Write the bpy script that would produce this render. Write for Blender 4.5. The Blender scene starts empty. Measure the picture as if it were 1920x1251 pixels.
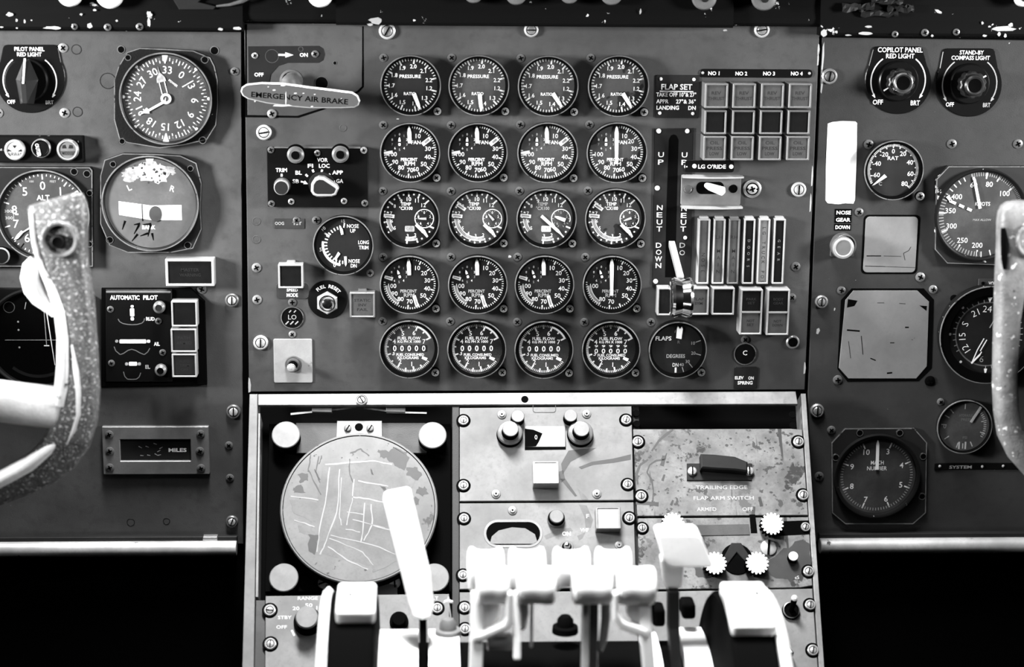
import bpy, math, random
from mathutils import Vector, Matrix
from math import sin, cos, pi, radians
random.seed(7)
SC = bpy.context.scene
COL = SC.collection

# ------------------------------------------------------------------ camera
W, H, FPX = 1920.0, 1251.0, 3535.0
U = 0.0005                                   # metres for one picture unit at the panel's middle
P0 = Vector((0.0, 0.0, 1.10))                # point of the main panel the camera looks at
YAW, PITCH, ROLL = radians(2.7), radians(13.1), radians(0.60)
VD = Vector((sin(YAW) * cos(PITCH), cos(YAW) * cos(PITCH), -sin(PITCH)))
CAMPOS = P0 - VD * (FPX * U)
_r0 = VD.cross(Vector((0, 0, 1))).normalized()
_u0 = _r0.cross(VD).normalized()
CR = _r0 * cos(ROLL) + _u0 * sin(ROLL)
CU = CR.cross(VD).normalized()
cam = bpy.data.objects.new('camera', bpy.data.cameras.new('camera'))
COL.objects.link(cam)
cam.matrix_world = Matrix.Translation(CAMPOS) @ Matrix((CR, CU, -VD)).transposed().to_4x4()
cam.data.sensor_width = 36.0
cam.data.lens = 36.0 * FPX / W
cam.data.clip_start = 0.05
cam.data.dof.use_dof = True
cam.data.dof.focus_distance = 1.755
cam.data.dof.aperture_fstop = 3.6
SC.camera = cam

# ------------------------------------------------------------------ light
SC.view_settings.view_transform = 'Standard'
SC.view_settings.look = 'None'
SC.view_settings.gamma = 1.0
SC.view_settings.exposure = 0.0
wd = bpy.data.worlds.new('cockpit_ambient')
SC.world = wd
wd.use_nodes = True
wd.node_tree.nodes['Background'].inputs[0].default_value = (1, 1, 1, 1)
wd.node_tree.nodes['Background'].inputs[1].default_value = 0.006

def area(name, loc, target, sx, sy, power, spread=180):
    ld = bpy.data.lights.new(name, 'AREA')
    ld.shape = 'RECTANGLE'
    ld.size, ld.size_y, ld.energy = sx, sy, power
    ld.spread = radians(spread)
    lo = bpy.data.objects.new(name, ld)
    COL.objects.link(lo)
    d = (Vector(target) - Vector(loc)).normalized()
    lo.matrix_world = Matrix.Translation(loc) @ d.to_track_quat('-Z', 'Y').to_matrix().to_4x4()
    return lo

area('left_window_daylight', (-1.2, -0.52, 1.42), (0, 0, 1.2), 0.2, 0.26, 20, 100)
area('right_window_daylight', (1.2, -0.52, 1.42), (0, 0, 1.2), 0.2, 0.26, 12, 100)
area('eyebrow_window_daylight', (-0.1, -0.9, 2.2), (0, 0, 1.15), 1.0, 0.3, 2.6, 120)
area('overhead_daylight', (-0.15, -0.34, 2.45), (-0.03, -0.24, 0.95), 0.6, 0.2, 16.5, 62)  # light from overhead, spread narrowed to favour levers and pedestal

# ------------------------------------------------------------------ picture -> place
class Frame:
    """A flat mounting plane: X right, Y up along it, Z out of it."""
    def __init__(s, o, tilt):
        s.o = Vector(o)
        s.R = Matrix(((1, 0, 0), (0, sin(tilt), -cos(tilt)), (0, cos(tilt), sin(tilt))))
        s.ux, s.uy, s.n = s.R.col[0].copy(), s.R.col[1].copy(), s.R.col[2].copy()
    def pt(s, px, py, w=0.0):
        d = VD * FPX + CR * (px - W / 2) + CU * (H / 2 - py)
        q = s.o + s.n * w
        return CAMPOS + d * ((q - CAMPOS).dot(s.n) / d.dot(s.n))
    def uv(s, px, py, w=0.0):
        p = s.pt(px, py, w) - s.o
        return p.dot(s.ux), p.dot(s.uy)
    def k(s, px, py, w=0.0):
        return (s.pt(px + 1, py, w) - s.pt(px, py, w)).length

MF = Frame((0, 0, 1.10), 0.0)                                  # instrument panels
_p = Frame((0, -0.022, 1.10), 0.0).pt(985, 738)
PF = Frame(_p, radians(35))                                    # pedestal slope
def vframe(y):
    return Frame((0, y, 1.10), 0.0)

# ------------------------------------------------------------------ materials
MATS = {}
def mat(name, v, rough=0.5, metal=0.0, spec=0.5, noise=None, chips=None, bump=None, scratch=None, coat=0.0):
    """grey procedural material; noise=(scale, amount), chips=(scale, threshold, value[, detail]), bump=(scale, strength)"""
    m = bpy.data.materials.new(name)
    m.use_nodes = True
    nt = m.node_tree
    b = nt.nodes['Principled BSDF']
    b.inputs['Roughness'].default_value = rough
    b.inputs['Metallic'].default_value = metal
    b.inputs['Specular IOR Level'].default_value = spec
    b.inputs['Coat Weight'].default_value = coat
    b.inputs['Base Color'].default_value = (v, v, v, 1)
    tc = nt.nodes.new('ShaderNodeTexCoord')
    cur = None
    def mixv(fac, a, bv):
        mx = nt.nodes.new('ShaderNodeMix'); mx.data_type = 'RGBA'
        nt.links.new(fac, mx.inputs['Factor'])
        if a is None: mx.inputs['A'].default_value = (v, v, v, 1)
        else: nt.links.new(a, mx.inputs['A'])
        mx.inputs['B'].default_value = (bv, bv, bv, 1)
        return mx.outputs['Result']
    def nz(scale, detail, lo, hi, stretch=None):
        n = nt.nodes.new('ShaderNodeTexNoise')
        n.inputs['Scale'].default_value = scale
        n.inputs['Detail'].default_value = detail
        n.inputs['Roughness'].default_value = 0.62
        if stretch:
            mp = nt.nodes.new('ShaderNodeMapping')
            mp.inputs['Scale'].default_value = stretch
            mp.inputs['Rotation'].default_value = (0, 0, 0.5)
            nt.links.new(tc.outputs['Object'], mp.inputs[0])
            nt.links.new(mp.outputs[0], n.inputs['Vector'])
        else:
            nt.links.new(tc.outputs['Object'], n.inputs['Vector'])
        r = nt.nodes.new('ShaderNodeMapRange')
        r.inputs[1].default_value, r.inputs[2].default_value = lo, hi
        nt.links.new(n.outputs[0], r.inputs[0])
        return r.outputs[0]
    if noise:
        cur = mixv(nz(noise[0], 6, 0.35, 0.65), None, v * (1 - noise[1]))
        cur = mixv(nz(noise[0] * 14, 3, 0.5, 0.85), cur, v * (1 - noise[1] * 0.9))
    for c in (chips or []):
        st = (1, 0.16, 1) if len(c) > 4 and c[4] else None
        cur = mixv(nz(c[0], c[3] if len(c) > 3 else 4, c[1], c[1] + 0.02), cur, c[2])
    if scratch:
        cur = mixv(nz(scratch[0], 3, scratch[1], scratch[1] + 0.03, (1, 0.1, 1)), cur, scratch[2])
    if cur is not None:
        nt.links.new(cur, b.inputs['Base Color'])
    if bump:
        n = nt.nodes.new('ShaderNodeTexNoise')
        n.inputs['Scale'].default_value = bump[0]
        n.inputs['Detail'].default_value = 3
        nt.links.new(tc.outputs['Object'], n.inputs['Vector'])
        bp = nt.nodes.new('ShaderNodeBump')
        bp.inputs['Strength'].default_value = bump[1]
        bp.inputs['Distance'].default_value = 0.0008
        nt.links.new(n.outputs[0], bp.inputs['Height'])
        nt.links.new(bp.outputs[0], b.inputs['Normal'])
    MATS[name] = m
    return m

PANEL = mat('grey_panel_paint', 0.058, 0.5, noise=(7, 0.45), chips=[(150, 0.76, 0.4)], bump=(900, 0.12), spec=0.2)
PANELD = mat('dark_shaded_panel_paint', 0.032, 0.5, noise=(9, 0.35), chips=[(150, 0.74, 0.4)], bump=(900, 0.12), spec=0.2)  # the right panel's dimmer light is put into this darker grey
PLATE = mat('dark_grey_plate', 0.013, 0.5, noise=(20, 0.3), spec=0.1)
PEDM = mat('worn_light_grey_paint', 0.16, 0.55, noise=(16, 0.42), chips=[(120, 0.73, 0.05)], spec=0.3)
PEDW = mat('badly_worn_grey_paint', 0.15, 0.55, noise=(30, 0.6), chips=[(26, 0.60, 0.012, 8), (95, 0.60, 0.03, 5), (13, 0.60, 0.06, 9)], scratch=(60, 0.64, 0.02), spec=0.3)
PEDR = mat('scuffed_bare_rail_metal', 0.24, 0.45, 0.3, noise=(14, 0.6), chips=[(60, 0.68, 0.12)])
BLACK = mat('matt_black', 0.0015, 0.9, spec=0.012)
CHIPB = mat('chipped_black_paint', 0.002, 0.6, chips=[(75, 0.675, 0.6, 5)], spec=0.05)
CASEB = mat('black_crackle_case', 0.004, 0.45, chips=[(120, 0.70, 0.6, 4)], bump=(700, 0.2), spec=0.15)
PLASTIC = mat('black_plastic', 0.003, 0.3, spec=0.2)
KNOBM = mat('dark_knob_plastic', 0.014, 0.35, spec=0.3)
GRIPM = mat('handle_grey_paint', 0.045, 0.45, noise=(30, 0.2))
DIAL = mat('black_dial_paint', 0.01, 0.6, noise=(60, 0.4), spec=0.2)
DIALG = mat('greyed_dial_paint', 0.055, 0.6, noise=(45, 0.45), spec=0.2)
DIALM = mat('mid_grey_dial_paint', 0.095, 0.6, noise=(40, 0.35), spec=0.2)
DIALW = mat('weathered_dial_paint', 0.045, 0.6, noise=(50, 0.3), chips=[(38, 0.56, 0.008, 3)], spec=0.2)
WHITE = mat('white_lettering', 0.78, 0.6, spec=0.2)
DIM = mat('faded_lettering', 0.3, 0.6, spec=0.2)
FAINT = mat('faint_lettering', 0.11, 0.6, spec=0.2)
DARKL = mat('dark_lettering', 0.012, 0.6, spec=0.2)
HALF = mat('half_tone_band', 0.35, 0.6, noise=(300, 0.5), spec=0.2)
RIM = mat('worn_bezel_rim', 0.2, 0.42, 0.3, noise=(70, 0.55), chips=[(160, 0.62, 0.03)])
BEZEL = mat('black_bezel_paint', 0.005, 0.4, chips=[(170, 0.70, 0.35, 3)], spec=0.15)
STEEL = mat('steel_screw', 0.55, 0.32, 0.75, noise=(150, 0.35))
STEELD = mat('tarnished_screw', 0.13, 0.4, 0.4, noise=(150, 0.4))
BRIGHT = mat('bright_aluminium', 0.55, 0.35, 0.4, noise=(60, 0.2))
TUBE = mat('rubbed_aluminium_tube', 0.62, 0.4, 0.55, noise=(30, 0.35), chips=[(70, 0.70, 0.06)])
CHROME = mat('polished_chrome', 0.75, 0.12, 1.0)
CAPM = mat('light_cap_plastic', 0.27, 0.4, noise=(60, 0.2), spec=0.5)
CAPG = mat('grey_cap_plastic', 0.11, 0.4, noise=(60, 0.25), spec=0.5)
LENS = mat('grey_lens', 0.05, 0.4, noise=(90, 0.35), spec=0.25)
LENSB = mat('black_lens', 0.006, 0.25, noise=(120, 0.3), spec=0.5)
LENSW = mat('pale_lens', 0.4, 0.4, noise=(90, 0.12))
PALE = mat('pale_grey_metal', 0.3, 0.5, 0.1, noise=(40, 0.25), chips=[(90, 0.68, 0.15)])
TAPE = mat('white_paper_tape', 0.9, 0.8, noise=(10, 0.06), spec=0.1)
BLANK = mat('scuffed_blanking_plate', 0.165, 0.5, 0.1, noise=(30, 0.2), chips=[(55, 0.69, 0.02, 5)], scratch=(45, 0.68, 0.03))
IVORY = mat('ivory_lever_paint', 0.82, 0.45, noise=(20, 0.12))
KNOBW = mat('pale_knob_top', 0.15, 0.45, 0.2, noise=(80, 0.25), chips=[(70, 0.66, 0.04)])
YOKE = mat('speckled_yoke_enamel', 0.10, 0.4, noise=(110, 0.5), chips=[(330, 0.62, 0.5, 3), (620, 0.62, 0.32, 2), (60, 0.7, 0.015)], bump=(500, 0.5), spec=0.4)
YOKEW = mat('worn_lit_yoke_metal', 0.85, 0.4, 0.15, noise=(28, 0.3), chips=[(42, 0.67, 0.02)], bump=(300, 0.3))  # glare on the left wheel's edges and spoke painted into near-white metal
GUARD = mat('brushed_guard_metal', 0.2, 0.4, 0.5, noise=(40, 0.3))
BULB = mat('frosted_lamp_dome', 0.75, 0.25, noise=(50, 0.2))
SCREEN = mat('dull_scope_face', 0.145, 0.6, noise=(24, 0.3), chips=[(22, 0.66, 0.05, 6), (130, 0.66, 0.05, 3)], spec=0.2)
SCREENL = mat('smeared_scope_line', 0.19, 0.5)
SCREEND = mat('scope_patch', 0.1, 0.4, noise=(30, 0.45))
SCREENK = mat('scope_stain', 0.02, 0.45, noise=(60, 0.4))

def glass_mat():
    m = bpy.data.materials.new('cover_glass'); m.use_nodes = True
    nt = m.node_tree; nt.nodes.clear()
    o = nt.nodes.new('ShaderNodeOutputMaterial')
    mx = nt.nodes.new('ShaderNodeMixShader')
    t = nt.nodes.new('ShaderNodeBsdfTransparent')
    g = nt.nodes.new('ShaderNodeBsdfGlossy'); g.inputs['Roughness'].default_value = 0.12
    lw = nt.nodes.new('ShaderNodeLayerWeight'); lw.inputs[0].default_value = 0.5
    pw = nt.nodes.new('ShaderNodeMath'); pw.operation = 'POWER'; pw.inputs[1].default_value = 4.0
    f = nt.nodes.new('ShaderNodeMath'); f.operation = 'MULTIPLY_ADD'; f.inputs[1].default_value = 0.6; f.inputs[2].default_value = 0.035
    nt.links.new(lw.outputs['Facing'], pw.inputs[0]); nt.links.new(pw.outputs[0], f.inputs[0])
    nt.links.new(f.outputs[0], mx.inputs[0]); nt.links.new(t.outputs[0], mx.inputs[1])
    nt.links.new(g.outputs[0], mx.inputs[2]); nt.links.new(mx.outputs[0], o.inputs[0])
    return m
GLASS = glass_mat()

# ------------------------------------------------------------------ mesh builder
_fc = bpy.data.curves.new('lettering', 'FONT')
_fo = bpy.data.objects.new('lettering', _fc)
COL.objects.link(_fo)
_tc = {}
def glyphs(s, bold):
    key = (s, bold)
    if key not in _tc:
        _fc.body = s; _fc.size = 1.0; _fc.resolution_u = 2; _fc.offset = bold
        bpy.context.view_layer.update()
        dg = bpy.context.evaluated_depsgraph_get()
        me = _fo.evaluated_get(dg).to_mesh()
        vs = [(v.co.x, v.co.y) for v in me.vertices]
        fs = [tuple(p.vertices) for p in me.polygons]
        _fo.evaluated_get(dg).to_mesh_clear()
        _tc[key] = (vs, fs)
    return _tc[key]

def polar(r, a, cx=0, cy=0):                 # clock angle in degrees
    return (cx + r * sin(radians(a)), cy + r * cos(radians(a)))

def circ(cx, cy, r, n=40, ry=None):
    ry = ry or r
    return [(cx + r * cos(2 * pi * i / n), cy + ry * sin(2 * pi * i / n)) for i in range(n)]

def rrect(x0, y0, x1, y1, r=2, n=4):
    r = min(r, abs(x1 - x0) / 2.01, abs(y1 - y0) / 2.01)
    out = []
    for cx, cy, a in ((x1 - r, y1 - r, 0), (x0 + r, y1 - r, 90), (x0 + r, y0 + r, 180), (x1 - r, y0 + r, 270)):
        for i in range(n + 1):
            t = radians(a + 90 * i / n)
            out.append((cx + r * cos(t), cy + r * sin(t)))
    return out

def ccw(p):
    a = sum(p[i][0] * p[(i + 1) % len(p)][1] - p[(i + 1) % len(p)][0] * p[i][1] for i in range(len(p)))
    return p if a > 0 else p[::-1]

def inset(p, d):
    n = len(p); out = []
    for i in range(n):
        a, b, c = Vector(p[i - 1]), Vector(p[i]), Vector(p[(i + 1) % n])
        e1, e2 = (b - a), (c - b)
        if e1.length < 1e-9 or e2.length < 1e-9:
            out.append(p[i]); continue
        e1.normalize(); e2.normalize()
        n1, n2 = Vector((-e1.y, e1.x)), Vector((-e2.y, e2.x))
        m = n1 + n2
        m = m / max(0.35, m.dot(n1)) if m.length > 1e-6 else n1
        out.append((b.x + m.x * d, b.y + m.y * d))
    return out

class MB:
    def __init__(s):
        s.v, s.f, s.m, s.sm, s.mats, s.M = [], [], [], [], [], None
    def mi(s, M):
        if M not in s.mats: s.mats.append(M)
        return s.mats.index(M)
    def add(s, vs, fs, M, smooth=False):
        o = len(s.v)
        for q in vs:
            q = Vector(q)
            s.v.append(tuple(s.M @ q) if s.M else tuple(q))
        i = s.mi(M)
        for f in fs:
            s.f.append(tuple(o + j for j in f)); s.m.append(i); s.sm.append(smooth)
        return s
    def prism(s, pts, z0, z1, M, ch=0.0, top=None):
        pts = ccw(list(pts)); n = len(pts)
        rings = [[(x, y, z0) for x, y in pts], [(x, y, z1 - ch) for x, y in pts]]
        if ch: rings.append([(x, y, z1) for x, y in inset(pts, ch)])
        vs = [q for r in rings for q in r]
        fs = []
        for k in range(len(rings) - 1):
            for i in range(n):
                j = (i + 1) % n
                fs.append((k * n + i, k * n + j, (k + 1) * n + j, (k + 1) * n + i))
        s.add(vs, fs, M)
        b = (len(rings) - 1) * n
        s.add(rings[-1], [tuple(range(n))], top or M)
        s.add(rings[0], [tuple(range(n - 1, -1, -1))], M)
        return s
    def flat(s, pts, z, M):
        pts = ccw(list(pts))
        return s.add([(x, y, z) for x, y in pts], [tuple(range(len(pts)))], M)
    def ringp(s, outer, inner, z0, z1, M, ch=0.0):
        """a plate with a hole; outer and inner have the same number of points"""
        outer, inner = ccw(outer), ccw(inner); n = len(outer)
        L = [[(x, y, z0) for x, y in outer], [(x, y, z1 - ch) for x, y in outer]]
        if ch:
            L.append([(x, y, z1) for x, y in inset(outer, ch)])
            L.append([(x, y, z1) for x, y in inset(inner, -ch)])
        else:
            L.append([(x, y, z1) for x, y in inner])
        L += [[(x, y, z1 - ch - .001) for x, y in inner], [(x, y, z0) for x, y in inner]]
        vs = [q for r in L for q in r]; fs = []
        for k in range(len(L) - 1):
            for i in range(n):
                j = (i + 1) % n
                fs.append((k * n + i, k * n + j, (k + 1) * n + j, (k + 1) * n + i))
        return s.add(vs, fs, M)
    def lathe(s, prof, M, cx=0, cy=0, n=40, a0=0, a1=360, mats=None):
        """profile [(r,z)] from the outside base inwards and up"""
        full = abs(a1 - a0) >= 360
        m = n if full else n + 1
        P = len(prof)
        vs = []
        for i in range(m):
            t = radians(a0 + (a1 - a0) * i / n)
            for r, z in prof: vs.append((cx + r * cos(t), cy + r * sin(t), z))
        for k in range(P - 1):
            fs = []
            for i in range(n):
                j = (i + 1) % m
                if prof[k + 1][0] < 1e-6: fs.append((i * P + k, j * P + k, i * P + k + 1))
                elif prof[k][0] < 1e-6: fs.append((i * P + k, j * P + k + 1, i * P + k + 1))
                else: fs.append((i * P + k, j * P + k, j * P + k + 1, i * P + k + 1))
            MM = mats[k] if mats else M
            if k == 0:
                base = len(s.v); s.add(vs, fs, MM, True)
            else:
                ii = s.mi(MM)
                for f in fs:
                    s.f.append(tuple(base + q for q in f)); s.m.append(ii); s.sm.append(True)
        return s
    def bar(s, p, q, w0, w1, z, M, th=0.0):
        p, q = Vector(p), Vector(q); d = (q - p).normalized(); nn = Vector((-d.y, d.x))
        pts = [p + nn * w0 / 2, p - nn * w0 / 2, q - nn * w1 / 2, q + nn * w1 / 2]
        pts = [(a.x, a.y) for a in pts]
        return s.prism(pts, z, z + th, M) if th else s.flat(pts, z, M)
    def ticks(s, z, a0, a1, n, r0, r1, w, M, cx=0, cy=0, skip=()):
        for i in range(n + 1):
            if i in skip: continue
            a = a0 + (a1 - a0) * i / n
            s.bar(polar(r0, a, cx, cy), polar(r1, a, cx, cy), w, w, z, M)
        return s
    def arc(s, z, a0, a1, r0, r1, M, cx=0, cy=0, n=None, th=0.0):
        n = n or max(3, int(abs(a1 - a0) / 5))
        A = [polar(r1, a0 + (a1 - a0) * i / n, cx, cy) for i in range(n + 1)]
        B = [polar(r0, a0 + (a1 - a0) * i / n, cx, cy) for i in range(n + 1)]
        vs = [(x, y, z + th) for x, y in A + B]; N = n + 1
        fs = [(N + i, N + i + 1, i + 1, i) if a1 > a0 else (i, i + 1, N + i + 1, N + i) for i in range(n)]
        return s.add(vs, fs, M)
    def text(s, t, x, y, h, z, M, w=None, rot=0, bold=0.004):
        vs, fs = glyphs(t, bold)
        if not vs: return s
        ref = glyphs('H', bold)[0]
        hh = max(q[1] for q in ref) - min(q[1] for q in ref)
        x0, x1 = min(q[0] for q in vs), max(q[0] for q in vs)
        k = h / hh
        kx = w / (x1 - x0) if w else k
        mx, my = (x0 + x1) / 2, hh / 2 - bold
        c, sn = cos(radians(rot)), sin(radians(rot))
        out = []
        for a, b in vs:
            a, b = (a - mx) * kx, (b - my) * k
            out.append((x + a * c - b * sn, y + a * sn + b * c, z))
        return s.add(out, fs, M)
    def tube(s, path, r, M, n=10, caps=True):
        path = [Vector(p) for p in path]; N = len(path); vs = []
        rr = r if isinstance(r, (list, tuple)) else [r] * N
        ref = Vector((0, 0, 1))
        for i, p in enumerate(path):
            t = (path[min(i + 1, N - 1)] - path[max(i - 1, 0)]).normalized()
            a = t.cross(ref)
            if a.length < 0.1: a = t.cross(Vector((1, 0, 0)))
            a.normalize(); b = t.cross(a).normalized()
            for j in range(n):
                q = 2 * pi * j / n
                vs.append(tuple(p + a * cos(q) * rr[i] + b * sin(q) * rr[i]))
        fs = []
        for i in range(N - 1):
            for j in range(n):
                k = (j + 1) % n
                fs.append((i * n + j, (i + 1) * n + j, (i + 1) * n + k, i * n + k))
        if caps:
            fs.append(tuple(range(n))); fs.append(tuple((N - 1) * n + j for j in range(n - 1, -1, -1)))
        return s.add(vs, fs, M, True)
    def loft(s, secs, M, n=24, p=2.6, mats=None):
        """secs: (x, y, z, half width, half depth); width lies in the XY plane across the path"""
        N = len(secs); vs = []
        C = [Vector(q[:3]) for q in secs]
        for i, q in enumerate(secs):
            t = (C[min(i + 1, N - 1)] - C[max(i - 1, 0)]).normalized()
            a = Vector((t.y, -t.x, 0)).normalized(); b = a.cross(t).normalized()
            for j in range(n):
                th = 2 * pi * j / n; cx, sx = cos(th), sin(th)
                ex = math.copysign(abs(cx) ** (2 / p), cx); ez = math.copysign(abs(sx) ** (2 / p), sx)
                vs.append(tuple(C[i] + a * ex * q[3] + b * ez * q[4]))
        fs = []
        for i in range(N - 1):
            for j in range(n):
                k = (j + 1) % n
                fs.append((i * n + j, i * n + k, (i + 1) * n + k, (i + 1) * n + j))
        fs.append(tuple(range(n - 1, -1, -1))); fs.append(tuple((N - 1) * n + j for j in range(n)))
        return s.add(vs, fs, M, True)
    def spool(s, prof, x0, M, cy, cz, n=24, mats=None):
        """turned shape about a horizontal axis: prof [(x, r)]"""
        P = len(prof); vs = []
        for i in range(n):
            t = 2 * pi * i / n
            for x, r in prof: vs.append((x0 + x, cy + r * cos(t), cz + r * sin(t)))
        fs = [(i * P + k, i * P + k + 1, ((i + 1) % n) * P + k + 1, ((i + 1) % n) * P + k) for i in range(n) for k in range(P - 1)]
        fs.append(tuple(i * P for i in range(n))); fs.append(tuple(i * P + P - 1 for i in range(n - 1, -1, -1)))
        return s.add(vs, fs, M, True)
    def build(s, name, parent=None, k=1.0, smooth_angle=32):
        me = bpy.data.meshes.new(name)
        me.from_pydata([(x * k, y * k, z * k) for x, y, z in s.v], [], s.f)
        for M in s.mats: me.materials.append(M)
        me.polygons.foreach_set('material_index', s.m)
        me.polygons.foreach_set('use_smooth', s.sm)
        if any(s.sm): me.set_sharp_from_angle(angle=radians(smooth_angle))
        me.update()
        o = bpy.data.objects.new(name, me)
        COL.objects.link(o)
        if parent is not None: o.parent = parent.obj if isinstance(parent, Thing) else parent
        return o

class Thing:
    """an Empty at the thing's mounting point; its parts are built in picture units around it"""
    def __init__(s, name, label, cat, F, px, py, w=0.0, group=None, base=0.0):
        u, v = F.uv(px, py, w * U)
        s.F = F; s.u, s.v = u, v
        s.k = F.k(px, py, w * U)
        s.base = base * s.k
        s.obj = bpy.data.objects.new(name, None)
        s.obj.empty_display_size = 0.01
        COL.objects.link(s.obj)
        s.obj.matrix_world = Matrix.Translation(F.o + F.ux * u + F.uy * v + F.n * s.base) @ F.R.to_4x4()
        s.obj['label'] = label; s.obj['category'] = cat
        if group: s.obj['group'] = group
    def l(s, px, py, z=0.0):
        """picture position -> the thing's own units at height z"""
        u, v = s.F.uv(px, py, s.base + z * s.k)
        return ((u - s.u) / s.k, (v - s.v) / s.k)
    def ls(s, pts, z=0.0):
        return [s.l(x, y, z) for x, y in pts]
    def box(s, x0, y0, x1, y1, z=0.0):
        a, b = s.l(x0, y1, z), s.l(x1, y0, z)
        return a[0], a[1], b[0], b[1]
    def part(s, name, mb, parent=None, label=None):
        o = mb.build(name, parent if parent is not None else s.obj, s.k)
        if label: o['label'] = label
        return o

# ------------------------------------------------------------------ fasteners
def slot_screw_mb(r=13, z=0, a=90, M=STEEL, collar=True, h=3.0, cx=0, cy=0, mb=None, mc=None):
    mb = mb or MB()
    if collar:
        mb.lathe([(r, z), (r, z + h * .7), (r * .86, z + h), (r * .72, z + h), (r * .7, z + h * .4)], mc or M, cx, cy, 28)
        mb.lathe([(r * .70, z + h * .3), (0, z + h * .3)], BLACK, cx, cy, 20)
        rr = r * .62
    else:
        rr = r
    d = (cos(radians(a)), sin(radians(a)))
    mb.lathe([(rr, z), (rr, z + h * .8), (rr * .8, z + h * 1.15), (0, z + h * 1.3)], M, cx, cy, 24)
    mb.bar((cx - d[0] * rr * .95, cy - d[1] * rr * .95), (cx + d[0] * rr * .95, cy + d[1] * rr * .95), rr * .28, rr * .28, z + h * .9, BLACK, h * .5)
    return mb
def cross_screw_mb(r=8, z=0, a=20, M=STEELD, h=2.0, cx=0, cy=0, mb=None, raised=0):
    mb = mb or MB()
    if raised:
        mb.lathe([(r * 1.15, z), (r * 1.15, z + raised), (r, z + raised)], BLACK, cx, cy, 20)
        z += raised
    mb.lathe([(r, z), (r * .95, z + h * .6), (r * .6, z + h), (0, z + h * 1.1)], M, cx, cy, 22)
    for b in (a, a + 90):
        d = (cos(radians(b)) * r * .55, sin(radians(b)) * r * .55)
        mb.bar((cx - d[0], cy - d[1]), (cx + d[0], cy + d[1]), r * .3, r * .3, z + h * .7, BLACK, h * .55)
    return mb

# ------------------------------------------------------------------ round gauge
def gauge(px, py, R, label, dialfn, depth=21, rec=12, face=None, name='round_gauge', group=None, lip=6.0, screws=True, F=MF, rim=None, glass=True, name2=None):
    t = Thing(name, label, 'gauge', F, px, py, depth, group)
    m = MB()
    zr = depth - rec
    m.lathe([(R - 1, 0), (R, depth - 1.2), (R - .6, depth), (R - 2.0, depth), (R - 2.6, depth - 1.2), (R - lip, depth - 3), (R - lip - 1, zr)],
            BEZEL, n=56, mats=[BEZEL, rim or RIM, rim or RIM, BLACK, BLACK, BLACK])
    t.part('bezel', m)
    f = MB()
    f.lathe([(R - lip - .5, zr), (0, zr)], face or DIAL, n=56)
    dialfn(t, f, zr + .15)
    t.part('dial', f)
    if glass:
        g = MB(); g.lathe([(R - lip - .3, depth - 3), (0, depth - 3)], GLASS, n=40)
        t.part('cover_glass', g)
    if screws:
        for (sx, sy, up) in ((-.895 * R, .88 * R, 0), (.88 * R, -.86 * R, 1)):
            t.part('mounting_screw', cross_screw_mb(8 if not up else 7.5, 0, random.uniform(10, 80), STEELD if not up else STEEL, 1.6, sx, sy, raised=9 if up else 0))
    return t

def pointer(t, z, pts, M=WHITE, th=.8, name='pointer'):
    m = MB(); m.prism(pts, z + 1.2, z + 1.2 + th, M); return t.part(name, m)
def bullet(a, r0, r1, w, tip=8, tail=None):
    tw = w if tail is None else tail
    c = lambda r, off: (r * sin(radians(a)) + off * cos(radians(a)), r * cos(radians(a)) - off * sin(radians(a)))
    return [c(r0, -tw / 2), c(r0, tw / 2), c(r1 - tip, w / 2), c(r1 - tip * .4, w * .3), c(r1, .5), c(r1, -.5), c(r1 - tip * .4, -w * .3), c(r1 - tip, -w / 2)]

def panel_thing(name, label, cat, F, outline, z0, z1, M, ch=1.0):
    """sheet whose outline is given in the picture; its own children may be placed with .l"""
    cx = sum(p[0] for p in outline) / len(outline); cy = sum(p[1] for p in outline) / len(outline)
    t = Thing(name, label, cat, F, cx, cy, 0, None)
    m = MB(); m.prism(t.ls(outline, z1), z0, z1, M, ch)
    t.part('sheet', m)
    return t
# ================================================================== centre panel
CP = panel_thing('instrument_panel', 'wide grey painted centre instrument panel carrying the grid of engine gauges', 'panel', MF,
                 [(458, 44), (1537, 47), (1509, 731), (467, 735)], -4, 0, PANEL, 1.0)
def on(t, name, px, py, mb, z=0, label=None):
    """put a part built around its own origin on a thing at a picture position"""
    x, y = t.l(px, py, z)
    o = t.part(name, mb, label=label)
    o.location = (x * t.k, y * t.k, 0)
    return o
for (x, y, r, a) in ((726, 58, 15, 60), (996, 56, 13, 0), (1428, 56, 14, 10), (495, 248, 14, 10), (489, 642, 14, 88), (1497, 355, 14, 88)):
    on(CP, 'slotted_fastener', x, y, slot_screw_mb(r, 0, a, BRIGHT if y > 60 else STEEL, h=6, mc=BRIGHT))
on(CP, 'slotted_fastener', 1486, 641, slot_screw_mb(13, 0, 80, BLACK, h=6, mc=STEEL))
on(CP, 'cross_screw', 1410, 354, cross_screw_mb(10, 3, 20, BRIGHT, 3, mb=slot_screw_mb(17, 0, 0, BLACK, h=4, mc=STEEL)))
for (x, y, r, M) in ((481, 502, 9, STEEL), (482, 562, 9, STEEL), (556, 413, 7, STEELD), (593, 413, 8, STEELD), (1485, 558, 8, STEELD), (1492, 500, 9, STEELD),
                     (694, 512, 7, STEEL), (1397, 637, 8, STEELD), (548, 567, 8, STEELD), (548, 627, 7, STEEL)):
    on(CP, 'cross_screw', x, y, cross_screw_mb(r, 0, random.uniform(0, 90), M, 2.5))
for (x, y, r) in ((481, 415, 8), (481, 449, 8), (643, 240, 7)):
    m = MB(); m.lathe([(r, 0), (r - .5, .7), (r - 1.6, .7), (r - 2, .3), (0, .3)], PANEL, n=24)
    on(CP, 'rivet', x, y, m)
m = MB()                                                      # bare chips along the panel's side edges
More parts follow.
